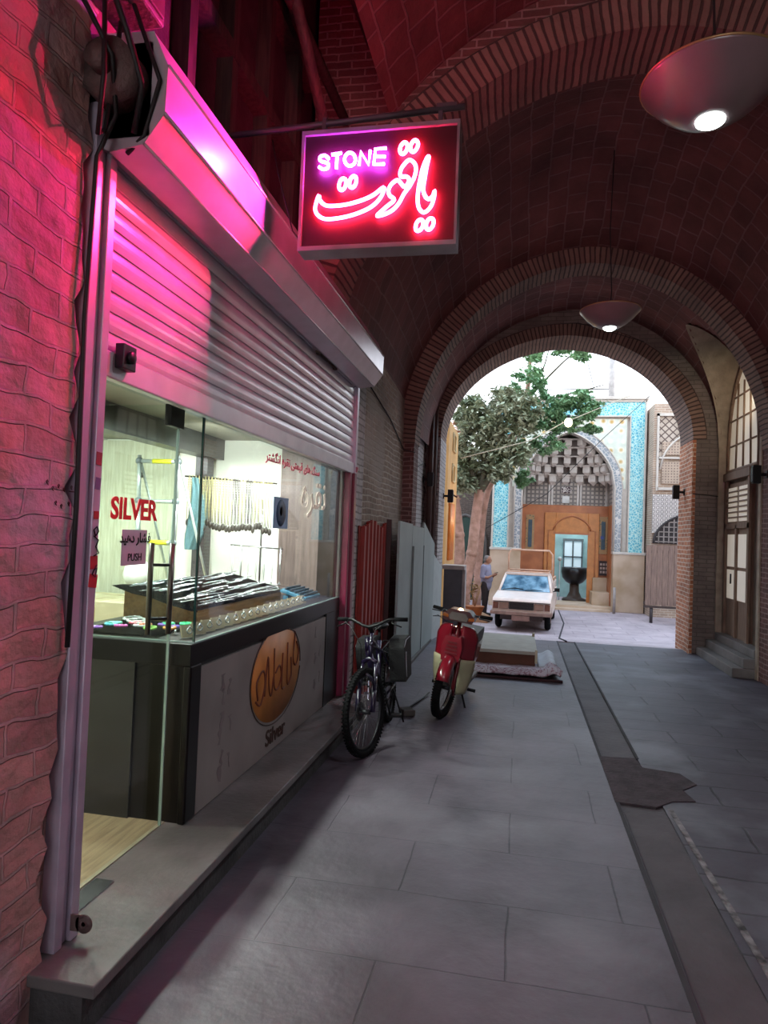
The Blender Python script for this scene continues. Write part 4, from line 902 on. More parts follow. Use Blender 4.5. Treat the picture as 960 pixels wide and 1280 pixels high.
for s in (-1,1):
    mb=MB(); mb.prism([(.74,.42),(1.12,.42),(1.16,.74),(1.05,.80),(.80,.80),(.70,.74)],'X',s*.08,s*.22); pg=obj('pannier_bag',mb,mat('black pannier nylon','#0a0a0c',.85,bump=.3,bscale=80),BK,bevel=.025,seg=3,label='black pannier bag with pale piping')
    mb=MB(); mb.tube([(s*.222,.72,.735),(s*.224,.82,.785),(s*.224,1.05,.785)],.004,5); mb.tube([(s*.224,.80,.46),(s*.224,.79,.60),(s*.224,.81,.68)],.004,5); obj('piping',mb,mat('pale piping','#b8b8c0',.5),pg)
# ================================================================== red moped (local: front wheel axle y=0, rear +y)
M_redp=mat('red moped paint','#741020',.25,coat=.7,noise_amt=.06); M_cream=mat('cream moped plastic','#a8a284',.4,noise_amt=.08)
SCT=thing('red_moped','red step-through moped with cream leg shields parked facing the camera','moped',(-.695,6.64,0)); SCT.rotation_euler=(0,R(8),R(-5))
wheel(SCT,0,.29,.29,.038,R(-8),spokes=24,rimc=M_chrome,disc=False); wheel(SCT,1.18,.29,.29,.036,spokes=24,rimc=M_chrome,disc=False)
mb=MB()
for s in (-1,1): mb.tube([(s*.075,-.02,.29),(s*.07,.10,.62)],.02,8); mb.tube([(s*.075,.0,.30),(s*.075,.06,.22)],.014,8)
mb.tube([(0,.10,.6),(0,.2,.96)],.022,10); obj('front_fork',mb,mat('dark red metal','#5d1018',.35),SCT)
mb=MB(); rows=[]
for k in range(13):
    a=R(20)+R(150)*k/12; row=[]
    for j in range(7):
        b=(j/6-.5)*2; rr_=.33-.035*abs(b)**2.2-(.02 if abs(b)>.9 else 0); row.append((b*.07,-rr_*math.cos(a),.29+rr_*math.sin(a)+.015))
    rows.append(row)
mb.grid(rows); fd=obj('front_fender',mb,M_redp,SCT); sm=fd.modifiers.new('S','SOLIDIFY'); sm.thickness=.008
mb=MB(); mb.prism([(-.085,.56),(.085,.56),(.10,.70),(.075,.80),(-.075,.80),(-.10,.70)],'Y',-.06,.10); obj('fork_cover',mb,M_redp,SCT,bevel=.02,seg=3)
mb=MB(); 
for k in range(4): mb.box((0,-.068,.64+.035*k),(.12-.012*k,.014,.012))
obj('cover_louvre',mb,mat('dark red trim','#5a0c14',.4),SCT)
for s in (-1,1):
    mb=MB(); rows=[]
    for k in range(13):
        t=k/12; z=.90-.34*t; wd=.10+.065*min(1,t*3.2)**.6-.015*t
        rows.append([(s*(.05+(wd)*j/6), .10+.10*(j/6)**1.6 +.04*t, z-(.02*(j/6)) ) for j in range(7)])
    mb.grid(rows); o=obj('leg_shield',mb,M_redp,SCT,label='red upper leg shield'); sm=o.modifiers.new('S','SOLIDIFY'); sm.thickness=.012
    mb=MB(); rows=[]
    for k in range(11):
        t=k/10; z=.56-.36*t; wd=.175-.06*t**2
        rows.append([(s*(.07+(wd-.04)*j/5), .15+.10*(j/5)**1.5+.06*t, z) for j in range(6)])
    mb.grid(rows); o=obj('lower_leg_shield',mb,M_cream,SCT,label='cream lower leg shield'); sm=o.modifiers.new('S','SOLIDIFY'); sm.thickness=.012
mb=MB(); mb.prism([(-.14,.93),(.14,.93),(.155,.985),(.10,1.045),(-.10,1.045),(-.155,.985)],'Y',.06,.26); hd=obj('headlight_cowl',mb,mat('dark red cowl','#3a0c12',.35,coat=.4),SCT,bevel=.022,seg=3)
mb=MB(); mb.prism([(-.085,.945),(.085,.945),(.095,.985),(.07,1.02),(-.07,1.02),(-.095,.985)],'Y',.045,.07); obj('headlight_lens',mb,mat('headlight glass','#5c5452',.2,spec=.8),hd,bevel=.01)
mb=MB(); mb.prism([(-.16,.965),(-.10,.955),(-.10,.985),(-.15,.995)],'Y',.05,.08);mb.prism([(.16,.965),(.10,.955),(.10,.985),(.15,.995)],'Y',.05,.08); obj('turn_signal',mb,mat('amber lens','#8a4a20',.2),hd)
mb=MB(); mb.tube([(-.29,.27,1.0),(-.15,.2,1.0),(0,.17,.985),(.15,.2,1.0),(.29,.27,1.0)],.011,8); hbm=obj('handlebar',mb,M_darkmet,SCT)
for s in (-1,1):
    mb=MB(); mb.tube([(s*.19,.225,1.0),(s*.30,.275,1.0)],.018,12); obj('grip',mb,M_rubber,hbm)
    mb=MB(); mb.tube([(s*.18,.2,1.0),(s*.19,.14,.99),(s*.29,.17,.985)],.006,6); obj('lever',mb,M_darkmet,hbm)
mb=MB(); mb.tube([(-.13,.14,.95),(-.26,.1,.93),(-.2,.03,.96),(-.1,.08,.9)],.004,5); obj('control_cable',mb,M_wire,hbm)
mb=MB(); mb.prism([(.16,.86),(.24,.86),(.50,.36),(.80,.34),(.80,.58),(1.35,.62),(1.30,.50),(.85,.25),(.40,.24),(.24,.40)],'X',-.06,.06); obj('body_frame',mb,M_redp,SCT,bevel=.02,seg=2)
mb=MB(); mb.prism([(.70,.60),(.78,.74),(1.30,.76),(1.36,.70),(1.30,.62)],'X',-.12,.12); obj('seat',mb,M_black,SCT,bevel=.03,seg=3)
mb=MB(); mb.prism([(.78,.32),(.82,.62),(1.30,.64),(1.42,.58),(1.30,.42)],'X',-.11,.11); obj('side_cover',mb,M_redp,SCT,bevel=.03,seg=2)
mb=MB(); mb.bb(-.12,.12,.46,.66,.17,.34); mb.tube([(.09,.6,.2),(.11,1.3,.22)],.03,10); obj('engine',mb,M_darkmet,SCT,bevel=.02)
mb=MB(); mb.tube([(-.2,.52,.20),(.2,.52,.20)],.010,8); mb.tube([(-.12,.52,.2),(-.18,.4,.24)],.008,8); 
for s in (-1,1): mb.tube([(s*.15,.52,.2),(s*.23,.52,.2)],.018,8)
obj('foot_peg',mb,M_black,SCT)
mb=MB(); mb.tube([(.08,.50,.2),(.16,.46,.03),(.185,.45,-.02)],.010,8); obj('side_stand',mb,M_black,SCT)
# ================================================================== left side panels along the wall
M_redsheet=mat('red painted corrugated sheet','#8c2018',.45,noise_amt=.12,scale=4,col2='#74180f')
mb=MB(); pts=[]; y=6.86
while y<8.25:
    pts+= [(-1.625,y),(-1.625,y+.07),(-1.585,y+.09),(-1.585,y+.16)]; y+=.18
rows=[[(a,b,.02) for a,b in pts],[(a,b,1.86+.04*math.sin(b*7)) for a,b in pts]]
mb.grid(rows,smooth=False); RP=thing('corrugated_sheet','dark red corrugated metal sheet leaning upright behind the bicycle','metal sheet',(-1.6,7.5,0)); o=obj('sheet',mb,M_redsheet,RP,world=True); sm=o.modifiers.new('S','SOLIDIFY'); sm.thickness=.01
mb=MB(); mb.bb(-1.60,-1.54,8.20,8.25,0,1.93); obj('end_trim',mb,mat('dark maroon trim','#3a0f12',.5),RP,world=True)
M_blu=mat('pale blue grey board','#9aa5a3',.6,noise_amt=.06,scale=2)
BP=thing('board_hoarding','tall pale blue grey board hoarding along the left wall beyond the red sheet','hoarding',(-1.4,9.5,0))
def hoard(par,xa,ya,xb,yb,h0,h1,name,m):
    mb=MB(); n=Vector((yb-ya,-(xb-xa))).normalized()*.03
    vs=[(xa,ya,0),(xb,yb,0),(xb,yb,h1),(xa,ya,h0)]; vs+=[(v[0]+n.x,v[1]+n.y,v[2]) for v in vs]
    mb.add(vs,[(0,1,2,3),(4,5,6,7),(0,1,5,4),(1,2,6,5),(2,3,7,6),(3,0,4,7)]); return obj(name,mb,m,par,world=True)
hoard(BP,-1.47,8.26,-1.46,9.2,1.92,1.90,'board',M_blu); hoard(BP,-1.46,9.22,-1.44,10.2,1.88,1.86,'board',M_blu); hoard(BP,-1.44,10.22,-1.42,11.4,1.95,1.62,'board',M_blu)
hoard(BP,-1.43,11.42,-1.36,12.1,1.45,1.2,'board',mat('pale white board','#b5bcba',.6,noise_amt=.05))
mb=MB()
for yy in (9.21,10.21,11.41): mb.bb(-1.452,-1.40,yy-.006,yy+.006,.02,1.6)
obj('seam',mb,mat('board seam','#6f7876',.7),BP,world=True)
mb=MB(); mb.bb(-1.45,-1.38,8.3,11.3,0,.04); obj('foot_rail',mb,mat('dark rail','#55504e',.7),BP,world=True)
# small floor things
mb=MB(); mb.box((-1.02,6.62,.03),(.12,.16,.055),(0,0,.5)); o=obj('wheel_chock',mb,mat('grey brown block','#4d4542',.8),bevel=.008); tag(o,'small grey brown block on the paving between bicycle and moped','block')
mb=MB(); mb.tube([(-1.08,6.5,.012),(-.95,7.3,.02),(-.92,7.5,.03)],.011,6); o=obj('metal_rod',mb,M_darkmet); tag(o,'thin metal rod lying along the base of the pale hoarding','rod')
# ================================================================== cardboard box and rug
CB=thing('cardboard_box','large flat cardboard box with beige lid and brown front lying behind the moped','cardboard box',(-.15,10.4,0))
mb=MB(); mb.bb(-.66,.27,9.66,11.2,0,.17); obj('box_body',mb,mat('brown cardboard','#6d4434',.8,noise_amt=.1),CB,world=True)
mb=MB(); mb.bb(-.68,.29,9.60,11.22,.17,.215); obj('lid',mb,mat('beige cardboard lid','#a59f92',.7,noise_amt=.06),CB,world=True)
mb=MB(); mb.bb(.262,.295,9.59,9.61,.06,.24); mb.bb(.25,.29,11.1,11.15,.2,.27); obj('tape',mb,mat('cream tape','#c4bba0',.5),CB,world=True)
def rugh(x,y):
    b=math.exp(-((y-8.83)/.14)**2)*.10; s=.03*math.sin(x*9+y*4)*.35
    c=math.exp(-((x-.47)/.07)**2)*.07*(1 if y>9 else .6)
    return .025+b+abs(s)+c
m_rug,nt,b_=nodemat('patterned rug')
uv=nt.nodes.new('ShaderNodeUVMap'); uv.uv_map='UV'
wv=nt.nodes.new('ShaderNodeTexNoise'); wv.inputs['Scale'].default_value=5; wv.inputs['Distortion'].default_value=3.5; wv.inputs['Detail'].default_value=2; nt.links.new(uv.outputs[0],wv.inputs['Vector'])
cr_=nt.nodes.new('ShaderNodeValToRGB'); e=cr_.color_ramp.elements; e[0].position=.44; e[0].color=lin('#b7aeb6'); e[1].position=.5; e[1].color=lin('#6d2c3a'); x_=e.new(.53); x_.color=lin('#a8909a'); x_=e.new(.6); x_.color=lin('#b9b1b8')
nt.links.new(wv.outputs['Fac'],cr_.inputs[0]); nt.links.new(cr_.outputs[0],b_.inputs['Base Color']); b_.inputs['Roughness'].default_value=.95
mb=MB(); rows=[]
for j in range(31):
    y=8.70+.86*j/30
    rows.append([(-.72+1.28*i/50+(.03*math.sin(j*.3) if i==50 else 0),y,rugh(-.72+1.28*i/50,y)) for i in range(51)])
mb.grid(rows)
RG=thing('patterned_rug','pale grey rug with dark red scroll pattern lying folded before the cardboard box','rug',(-.1,9,0))
o=obj('pile',mb,m_rug,RG,world=True); sm=o.modifiers.new('S','SOLIDIFY'); sm.thickness=.02; sm.offset=-1
mb=MB(); rows=[]
for j in range(25):
    y=9.5+1.25*j/24; rows.append([(.31+.25*i/10,y,.03+.06*math.exp(-((i-7)/3)**2)+.015*math.sin(y*8)) for i in range(11)])
mb.grid(rows); o=obj('flap',mb,mat('pale rug back','#c6c9cf',.9,noise_amt=.08),RG,world=True); sm=o.modifiers.new('S','SOLIDIFY'); sm.thickness=.02; sm.offset=-1
mb=MB(); mb.tube([(-.74,8.70,.018),(-.1,8.69,.018),(.58,8.70,.018)],.018,8); obj('fringe_edge',mb,mat('dark rug edge','#3a1e22',.9),RG,world=True)
# ================================================================== gatepost cabinet by the far arch
GB=thing('utility_cabinet','dark grey utility cabinet with pale slab top beside the far arch left jamb','cabinet',(-1.2,13.1,0))
mb=MB(); mb.bb(-1.38,-1.04,12.9,13.3,-.12,1.13); obj('case',mb,mat('dark grey cabinet','#454349',.5,noise_amt=.08),GB,world=True,bevel=.01)
mb=MB(); mb.bb(-1.42,-.99,12.86,13.36,1.13,1.21); obj('slab_top',mb,mat('pale slab','#a99c96',.6),GB,world=True,bevel=.008)
mb=MB(); mb.bb(-1.035,-.98,12.95,13.3,-.12,1.13); obj('side_strip',mb,mat('pale slab','#a99c96',.6),GB,world=True)
# ================================================================== courtyard
g0=-.47
M_marb=mat('stained marble plinth','#c2a892',.5,noise_amt=.14,scale=1.6,col2='#a98d70')
M_turq=voro('turquoise calligraphy tile','#c0e2de','#66bcc6','#4fabc0',scale=13,feature='DISTANCE_TO_EDGE',t0=.03,t1=.12,noise=1,bump=.1,rough=.3)
M_gband=voro('grey blue tile band','#c9c2bd','#7f8a93','#8f9298',scale=9,feature='DISTANCE_TO_EDGE',t0=.03,t1=.12,noise=.8,bump=.1,rough=.35)
M_flor=voro('floral spandrel tile','#c8a055','#e6e0cc','#d4d8c8',scale=3.2,feature='F1',t0=.12,t1=.3,noise=.3,bump=0,rough=.35)
M_lat=voro('plaster lattice','#77706c','#a89a90','#b5a89c',scale=7,feature='DISTANCE_TO_EDGE',t0=.18,t1=.03+.16,noise=0,bump=.3,rough=.8)
M_orn=mat('orange stone facing','#b46f45',.4,noise_amt=.08,scale=3,col2='#9d5c38')
M_ornf=mat('orange door frame','#c07a40',.4,noise_amt=.08)
M_plas=mat('grey plaster muqarnas','#cfc5bd',.8,noise_amt=.08)
M_cream=mat('cream stone trim','#c9bdb2',.6,noise_amt=.06)
M_buff=brick('buff courtyard brick','#b59a86','#a48a78','#c9b9a8',w=.22,h=.07,ms=.01,bump=.4,dirt=.3)
PT=thing('mosque_portal','tall tiled mosque portal with pointed arch and honeycomb vault behind the pickup','portal',(1.52,23,g0))
def pprof(cx,hw,sp,ap,n=32):
    o=[]
    for i in range(n+1):
        u=-1+2*i/n; t=1-abs(u)
        v=1-(1-t)**1; h=(math.sqrt(max(0,1-(1-t)**2))*.62+.38*t); h=math.sqrt(max(0,1-abs(u)**2.1))*.74+.26*t
        o.append((cx+hw*u,sp+(ap-sp)*h))
    return o
PA=pprof(1.52,1.47,3.55,5.35)
X0,X1=-.92,3.92
# main spandrel wall
def pl(mb,pf,x0,x1,y,z0,z1,zb):
    mb.add([(x0,y,zb),(pf[0][0],y,zb),(pf[0][0],y,z1),(x0,y,z1)],[(0,1,2,3)]); mb.add([(x1,y,zb),(pf[-1][0],y,zb),(pf[-1][0],y,z1),(x1,y,z1)],[(0,1,2,3)])
    for a,b in zip(pf[:-1],pf[1:]): mb.add([(a[0],y,a[1]),(b[0],y,b[1]),(b[0],y,z1),(a[0],y,z1)],[(0,1,2,3)])
mb=MB(); pl(mb,PA,X0,X1,23.1,g0,6.4,g0)
for x in (X0,X1): mb.bb(x-.01,x+.01,23.1,25,g0,6.4)
mb.bb(X0,X1,23.1,25,6.38,6.42)
obj('wall',mb,M_cream,PT,world=True)
mb=MB(); pl(mb,PA,-.28,3.32,23.06,3.5,5.78,3.5); obj('spandrel',mb,M_flor,PT,world=True,label='floral cream and ochre tiled spandrel')
mb=MB()
mb.bb(X0+.06,-.40,23.0,23.1,1.45,6.32); mb.bb(3.44,X1-.06,23.0,23.1,1.45,6.32); mb.bb(-.40,3.44,23.0,23.1,5.88,6.32); obj('calligraphy_band',mb,M_turq,PT,world=True,label='turquoise calligraphy tile band')
mb=MB()
for (a,b,c,d_) in ((X0,X0+.06,1.4,6.38),(X1-.06,X1,1.4,6.38),(X0,X1,6.32,6.4),(-.40,-.36,1.45,5.88),(3.40,3.44,1.45,5.88),(-.36,3.40,5.83,5.88)): mb.bb(a,b,22.96,23.1,c,d_)
mb.bb(X0-.05,X1+.05,22.9,23.2,6.4,6.5)
obj('stone_trim',mb,M_cream,PT,world=True,bevel=.008)
mb=MB(); full=[(PA[0][0],1.45)]+PA+[(PA[-1][0],1.45)]
for off,wd,mm in ((0,.20,0),):
    N=len(full); inn=[];out=[];s=0;ss=[]
    for i in range(N):
        a=full[max(0,i-1)];b=full[min(N-1,i+1)];t=Vector((b[0]-a[0],b[1]-a[1])).normalized();n_=Vector((-t.y,t.x));p=Vector(full[i])
        if i: s+=(p-Vector(full[i-1])).length
        ss.append(s); inn.append(p); out.append(p+n_*.24)
    rows=[[(q.x,23.1,q.y) for q in out],[(q.x,23.0,q.y) for q in out],[(q.x,23.0,q.y) for q in inn],[(q.x,23.3,q.y) for q in inn]]
    mb.grid(rows,uv=[[(0,t) for t in ss],[(.1,t) for t in ss],[(.34,t) for t in ss],[(.64,t) for t in ss]],smooth=False)
obj('arch_band',mb,M_gband,PT,world=True,label='grey blue tiled band around the pointed arch')
mb=MB(); mb.tube([(q[0],22.99,q[1]) for q in inn],.028,8); mb.tube([(q[0],22.99,q[1]) for q in out],.022,8); mb.tube([(q[0],23.3,q[1]) for q in inn],.03,8); obj('arch_moulding',mb,M_cream,PT,world=True)
for xa,xb in ((X0-.02,.06),(2.98,X1+.02)):
  mb=MB(); mb.bb(xa,xb,22.88,23.3,g0,1.40); obj('plinth',mb,M_marb,PT,world=True,bevel=.02)
for xa,xb in ((X0-.04,.08),(2.96,X1+.04)):
  mb=MB(); mb.bb(xa,xb,22.86,23.3,1.38,1.46); obj('plinth_cap',mb,M_cream,PT,world=True,bevel=.01)
# recess
yb=24.35
mb=MB(); mb.bb(.02,.06,23.3,yb,g0,3.9); mb.bb(2.98,3.02,23.3,yb,g0,3.9); mb.bb(.02,3.02,yb,yb+.08,2.85,4.6)
pts=[(a[0],a[1]) for a in PA]
mb.grid([[(a,23.3,b) for a,b in pts],[(a,yb,b) for a,b in pts]],smooth=False); mb.add([(a,yb,b) for a,b in pts],[tuple(range(len(pts)))])
obj('recess_wall',mb,M_plas,PT,world=True)
mb=MB()
for x in (.18,2.08): mb.bb(x,x+.78,yb-.03,yb,3.0,3.95)
mb.bb(1.12,1.92,yb-.03,yb,3.0,3.85); mb.bb(.055,.075,23.45,24.2,3.0,3.9);mb.bb(2.965,2.985,23.45,24.2,3.0,3.9)
obj('lattice_panel',mb,M_lat,PT,world=True)
mb=MB()
for x in (.14,.98,1.08,1.94,2.04,2.88): mb.bb(x-.03,x+.03,yb-.08,yb,2.9,4.05)
mb.bb(.05,2.99,yb-.08,yb,3.93,4.0); obj('pilaster',mb,M_plas,PT,world=True)
# muqarnas: tiers of brackets stepping forward and up
tiers=[(3.72,1.38,.98,9,.30),(4.02,1.22,.80,8,.30),(4.32,1.02,.60,7,.30),(4.62,.78,.42,5,.28),(4.90,.50,.22,3,.26)]
for k,(z,rx,ry,n,h) in enumerate(tiers):
    mb=MB(); w_=PI*(rx+ry)/2/n*.60
    for i in range(n):
        a=PI*(i+.5)/n; x=1.52-rx*math.cos(a); y=23.32+ry*math.sin(a); st=len(mb.v)
        mb.box((0,0,h*.62),(w_,.2,h*.76)); mb.box((0,-.02,h*1.0),(w_*1.5,.26,h*.14))
        mb.add([(-w_/2,-.1,h*.24),(w_/2,-.1,h*.24),(w_/2,.1,h*.24),(-w_/2,.1,h*.24),(0,.06,-h*.22)],[(0,1,4),(1,2,4),(2,3,4),(3,0,4)])
        mb.xf(Matrix.Translation((x,y,z))@Matrix.Rotation((PI/2-a)*.8,4,'Z'),st)
    poly=[(1.52-(rx+.12)*math.cos(PI*i/16),23.32+(ry+.12)*math.sin(PI*i/16)) for i in range(17)]
    inner=[(1.52-(rx-.12)*math.cos(PI*i/16),23.32+max(.01,(ry-.12))*math.sin(PI*i/16)) for i in range(16,-1,-1)]
    mb.prism(poly+inner,'Z',z+h*.97,z+h*1.08)
    obj('muqarnas_tier',mb,M_plas,PT,world=True)
    mb=MB(); mb.grid([[(1.52-(rx+.10)*math.cos(PI*i/16),23.34+(ry+.10)*math.sin(PI*i/16),zz) for i in range(17)] for zz in (z+.02,z+h)]); obj('muqarnas_shadow_wall',mb,mat('plaster hollow in painted shade','#6d625d',.9),PT,world=True)  # darker plaster tone paints the shade in the hollows between brackets
# orange dado + doorway
dx0,dx1,dz=1.20,2.32,1.98
mb=MB(); mb.bb(.09,dx0,yb-.12,yb-.01,g0,2.98); mb.bb(dx1,2.95,yb-.12,yb-.01,g0,2.98); mb.bb(dx0,dx1,yb-.12,yb+.1,dz,2.98); mb.bb(.05,.09,23.3,yb,g0,2.98); mb.bb(2.95,2.99,23.3,yb,g0,2.98)
obj('dado',mb,M_orn,PT,world=True)
mb=MB(); mb.bb(.85,dx0+.02,yb-.2,yb-.121,g0,2.72); mb.bb(dx1-.02,2.67,yb-.2,yb-.121,g0,2.72); mb.bb(dx0+.02,dx1-.02,yb-.2,yb-.13,dz,2.72); ar=obj('door_surround',mb,M_ornf,PT,world=True,bevel=.015)
mb=MB(); DA=pprof(1.76,.62,2.12,2.62,20); mb.tube([(a,yb-.21,b) for a,b in DA],.03,6); mb.tube([(.98,yb-.21,g0),(.98,yb-.21,2.12),(1.14,yb-.21,2.12)],.018,6);mb.tube([(2.54,yb-.21,g0),(2.54,yb-.21,2.12),(2.38,yb-.21,2.12)],.018,6); mb.bb(dx0-.06,dx1+.06,yb-.23,yb-.18,dz,dz+.06); obj('relief_arch',mb,M_orn,PT,world=True)
for x in (.36,2.80):
  mb=MB(); mb.bb(x-.14,x+.14,yb-.15,yb-.11,1.35,2.62); obj('inlaid_panel',mb,voro('inlaid panel','#6d6a50','#b08f62','#a8845a',scale=9,t0=.2,t1=.3,noise=.5,bump=0),PT,world=True)
for x in (.30,2.74):
  mb=MB(); mb.bb(x,x+.13,yb-.17,yb-.14,1.5,2.45); obj('dark_slot',mb,mat('dark blue slot','#3d5562',.4),PT,world=True)
mb=MB(); mb.bb(.0,3.04,22.9,yb+.2,g0-.05,-.32); mb.bb(.4,2.9,22.6,23.0,g0-.05,-.40); obj('threshold_step',mb,M_marb,PT,world=True,bevel=.01)
mb=MB(); mb.bb(2.48,2.95,yb-.35,yb-.05,g0,.55); mb.bb(2.4,3.0,23.4,yb,g0,.1); obj('bench',mb,M_marb,PT,world=True,bevel=.02)
# notices on the portal
def plate(nm,lb,cat_,x0,x1,z0,z1,y,m):
    mb=MB(); mb.bb(x0,x1,y-.02,y,z0,z1); o=obj(nm,mb,m); tag(o,lb,cat_); return o
plate('name_plaque','small dark plaque with white script over the portal doorway','plaque',1.38,1.72,3.42,3.62,yb-.05,voro('dark script plaque','#e0d8d0','#40262e','#40262e',scale=14,feature='DISTANCE_TO_EDGE',t0=.05,t1=.1,noise=1,bump=0))
plate('white_notice','small white notice on the grey wall over the doorway','notice',1.42,1.66,3.06,3.30,yb-.05,mat('white board','#d8d6d2',.5))
plate('dark_medallion','dark rounded medallion high in the portal recess','medallion',1.46,1.68,3.74,3.9,yb-.05,mat('dark medallion','#4a3436',.5))
plate('house_number','small blue number plate right of the doorway surround','number plate',2.72,2.82,1.86,1.96,yb-.16,mat('blue enamel','#3a4c90',.4))
po=plate('dark_poster','dark framed poster of pale pictures on the orange stone right of the doorway','poster',2.70,3.0,.62,1.12,yb-.14,mat('dark poster','#2c1c1c',.5))
for k in range(9):
  mb=MB(); mb.bb(2.73+.09*(k%3),2.79+.09*(k%3),yb-.17,yb-.16,.7+.13*(k//3),.78+.13*(k//3)); o=obj('poster_picture',mb,mat('pale pictures','#b09a90',.5),po)
# room beyond the doorway
mb=MB(); mb.bb(-.5,4,28.0,28.1,g0,4); struct('wall_beyond_door',mb,mat('pale turquoise wall','#a8d0d0',.6,noise_amt=.12,scale=2))
mb=MB(); mb.bb(-.6,-.5,24.5,28,g0,4); mb.bb(4,4.1,24.5,28,g0,4); struct('wall_beyond_sides',mb,M_cream)
mb=MB(); mb.bb(1.75,2.45,27.9,28.0,.5,1.75); o=struct('window_2',mb,emis('daylit window','#7fb4c8',.6)); 
mb=MB(); 
for x in (1.75,2.1,2.45): mb.bb(x-.03,x+.03,27.86,27.9,.5,1.75)
mb.bb(1.72,2.48,27.86,27.9,1.1,1.16); mb.bb(1.70,2.5,27.86,27.9,1.75,1.85); obj('window_frame',mb,mat('grey frame','#6f7c80',.5),o)
lamp('court_light','SPOT',(1.9,26.4,3.8),160,(.9,1,1),.2,aim=(1.7,27.8,.5),spot=R(140))
UR=thing('stone_urn','large black stone urn on a pedestal just inside the portal doorway','urn',(1.98,25.2,-.4))
mb=MB(); mb.lathe([(.16,.62),(.30,.70),(.42,.85),(.47,1.05),(.47,1.22),(.43,1.22),(.40,1.05),(.2,.85)],28); obj('bowl',mb,mat('black stone','#141418',.3),UR)
mb=MB(); mb.lathe([(.42,0),(.42,.1),(.26,.16),(.17,.35),(.16,.62)],24); obj('pedestal',mb,mat('brown stone','#4a382e',.5),UR)
mb=MB(); mb.tube([(1.45,25.1,-.4),(1.45,25.1,1.05)],.02,8); mb.ball((1.45,25.1,1.1),.08,12,8); o=obj('white_lamp_post',mb,mat('white plastic','#dfe6e6',.4)); tag(o,'thin post with a round white head seen through the portal doorway','post')
# right wing
RW=thing('wing_building','brick wing with plaster lattice panels right of the portal','building',(5.4,22,g0))
mb=MB(); mb.bb(3.98,7.5,22.1,23.5,g0,6.1); obj('wall',mb,M_buff,RW,world=True)
mb=MB(); WA=pprof(4.95,.78,4.05,5.15,20); poly=WA+[(5.73,5.75),(4.17,5.75)]; 
pl(mb,WA,4.10,5.9,22.07,4.05,5.7,4.05); obj('lattice_spandrel',mb,brick('girih lattice','#b8a698','#a99888','#5d4c46',w=.16,h=.16,ms=.02,rot=.785,offset=0,dirt=.2,dist=0),RW,world=True)
mb=MB(); mb.tube([(a,22.04,b) for a,b in WA],.035,6); mb.bb(4.06,4.12,22.0,22.1,3.4,5.8); mb.bb(4.06,5.9,22.0,22.1,5.7,5.78); mb.bb(4.1,5.8,22.0,22.1,3.42,3.50); mb.bb(4.1,5.8,22.0,22.1,4.38,4.44); obj('trim',mb,M_cream,RW,world=True)
mb=MB(); mb.bb(4.22,4.98,22.03,22.1,4.5,4.9); mb.bb(4.22,5.0,22.03,22.1,3.62,4.3); obj('plaster_screen',mb,voro('pierced plaster','#5c4a42','#a08674','#b09884',scale=12,t0=.15,t1=.25,noise=0,bump=.3),RW,world=True)
mb=MB(); mb.bb(3.98,5.9,22.0,22.1,2.1,3.28); obj('star_tile_band',mb,voro('star tile band','#cfc4bc','#3b3140','#b8aca6',scale=8,t0=.2,t1=.3,noise=0,bump=.1),RW,world=True)
mb=MB(); GA=[(4.02+1.3*(1-math.cos(a)) ,1.78+.95*math.sin(a)) for a in [i*PI/2/14 for i in range(15)]]
mb.tube([(a,21.97,b) for a,b in GA],.04,6); mb.add([(a,21.99,b) for a,b in GA]+[(5.32,21.99,1.78)],[tuple(range(16))]); gr=obj('arched_grille',mb,mat('dark opening','#3c3434',.8),RW,world=True)
mb=MB()
for k in range(1,9): x=4.02+k*.145; mb.bb(x-.015,x+.015,21.95,21.98,1.8,1.78+.95*math.sqrt(max(0,1-((5.32-x)/1.3)**2)))
for k in range(6):
    z=1.84+k*.15; s=(z-1.78)/.95
    if s<1: mb.bb(5.32-1.3*math.sqrt(1-s*s),5.32,21.95,21.98,z-.015,z+.015)
obj('grille_bars',mb,mat('pale grille','#9f928c',.6),gr,world=True)
mb=MB(); mb.bb(4.70,4.80,21.9,22.0,1.75,2.72); obj('white_post',mb,mat('white paint','#d8d8dc',.5),RW,world=True)
WG=thing('wooden_gate','weathered vertical board wooden gate on a post right of the portal','gate',(4.3,20.4,g0))
mb=MB()
for k in range(7): mb.bb(3.55+k*.15,3.69+k*.15,20.4,20.44,.02+.01*(k%3),1.72+.015*(k%2))
obj('boards',mb,wood('weathered gate boards','#6b554e','#8f7568','Z',3,.8),WG,world=True,bevel=.004)
for za,zb in ((.05,.13),(1.5,1.58),(-.04,.01)):
  mb=MB(); mb.bb(3.52,4.61,20.44 if za>0 else 20.36,20.5,za,zb); obj('rail',mb,mat('dark gate rail','#43322e',.7),WG,world=True)
mb=MB(); mb.tube([(3.72,20.42,g0),(3.72,20.42,.0)],.045,10); obj('post',mb,mat('dark iron post','#3a3032',.5),WG,world=True)
mb=MB(); mb.tube([(2.98,22.4,g0),(2.98,22.4,.35)],.045,10); o=obj('bollard',mb,mat('stone bollard','#a39690',.7)); tag(o,'slim pale bollard standing before the portal right plinth','bollard')
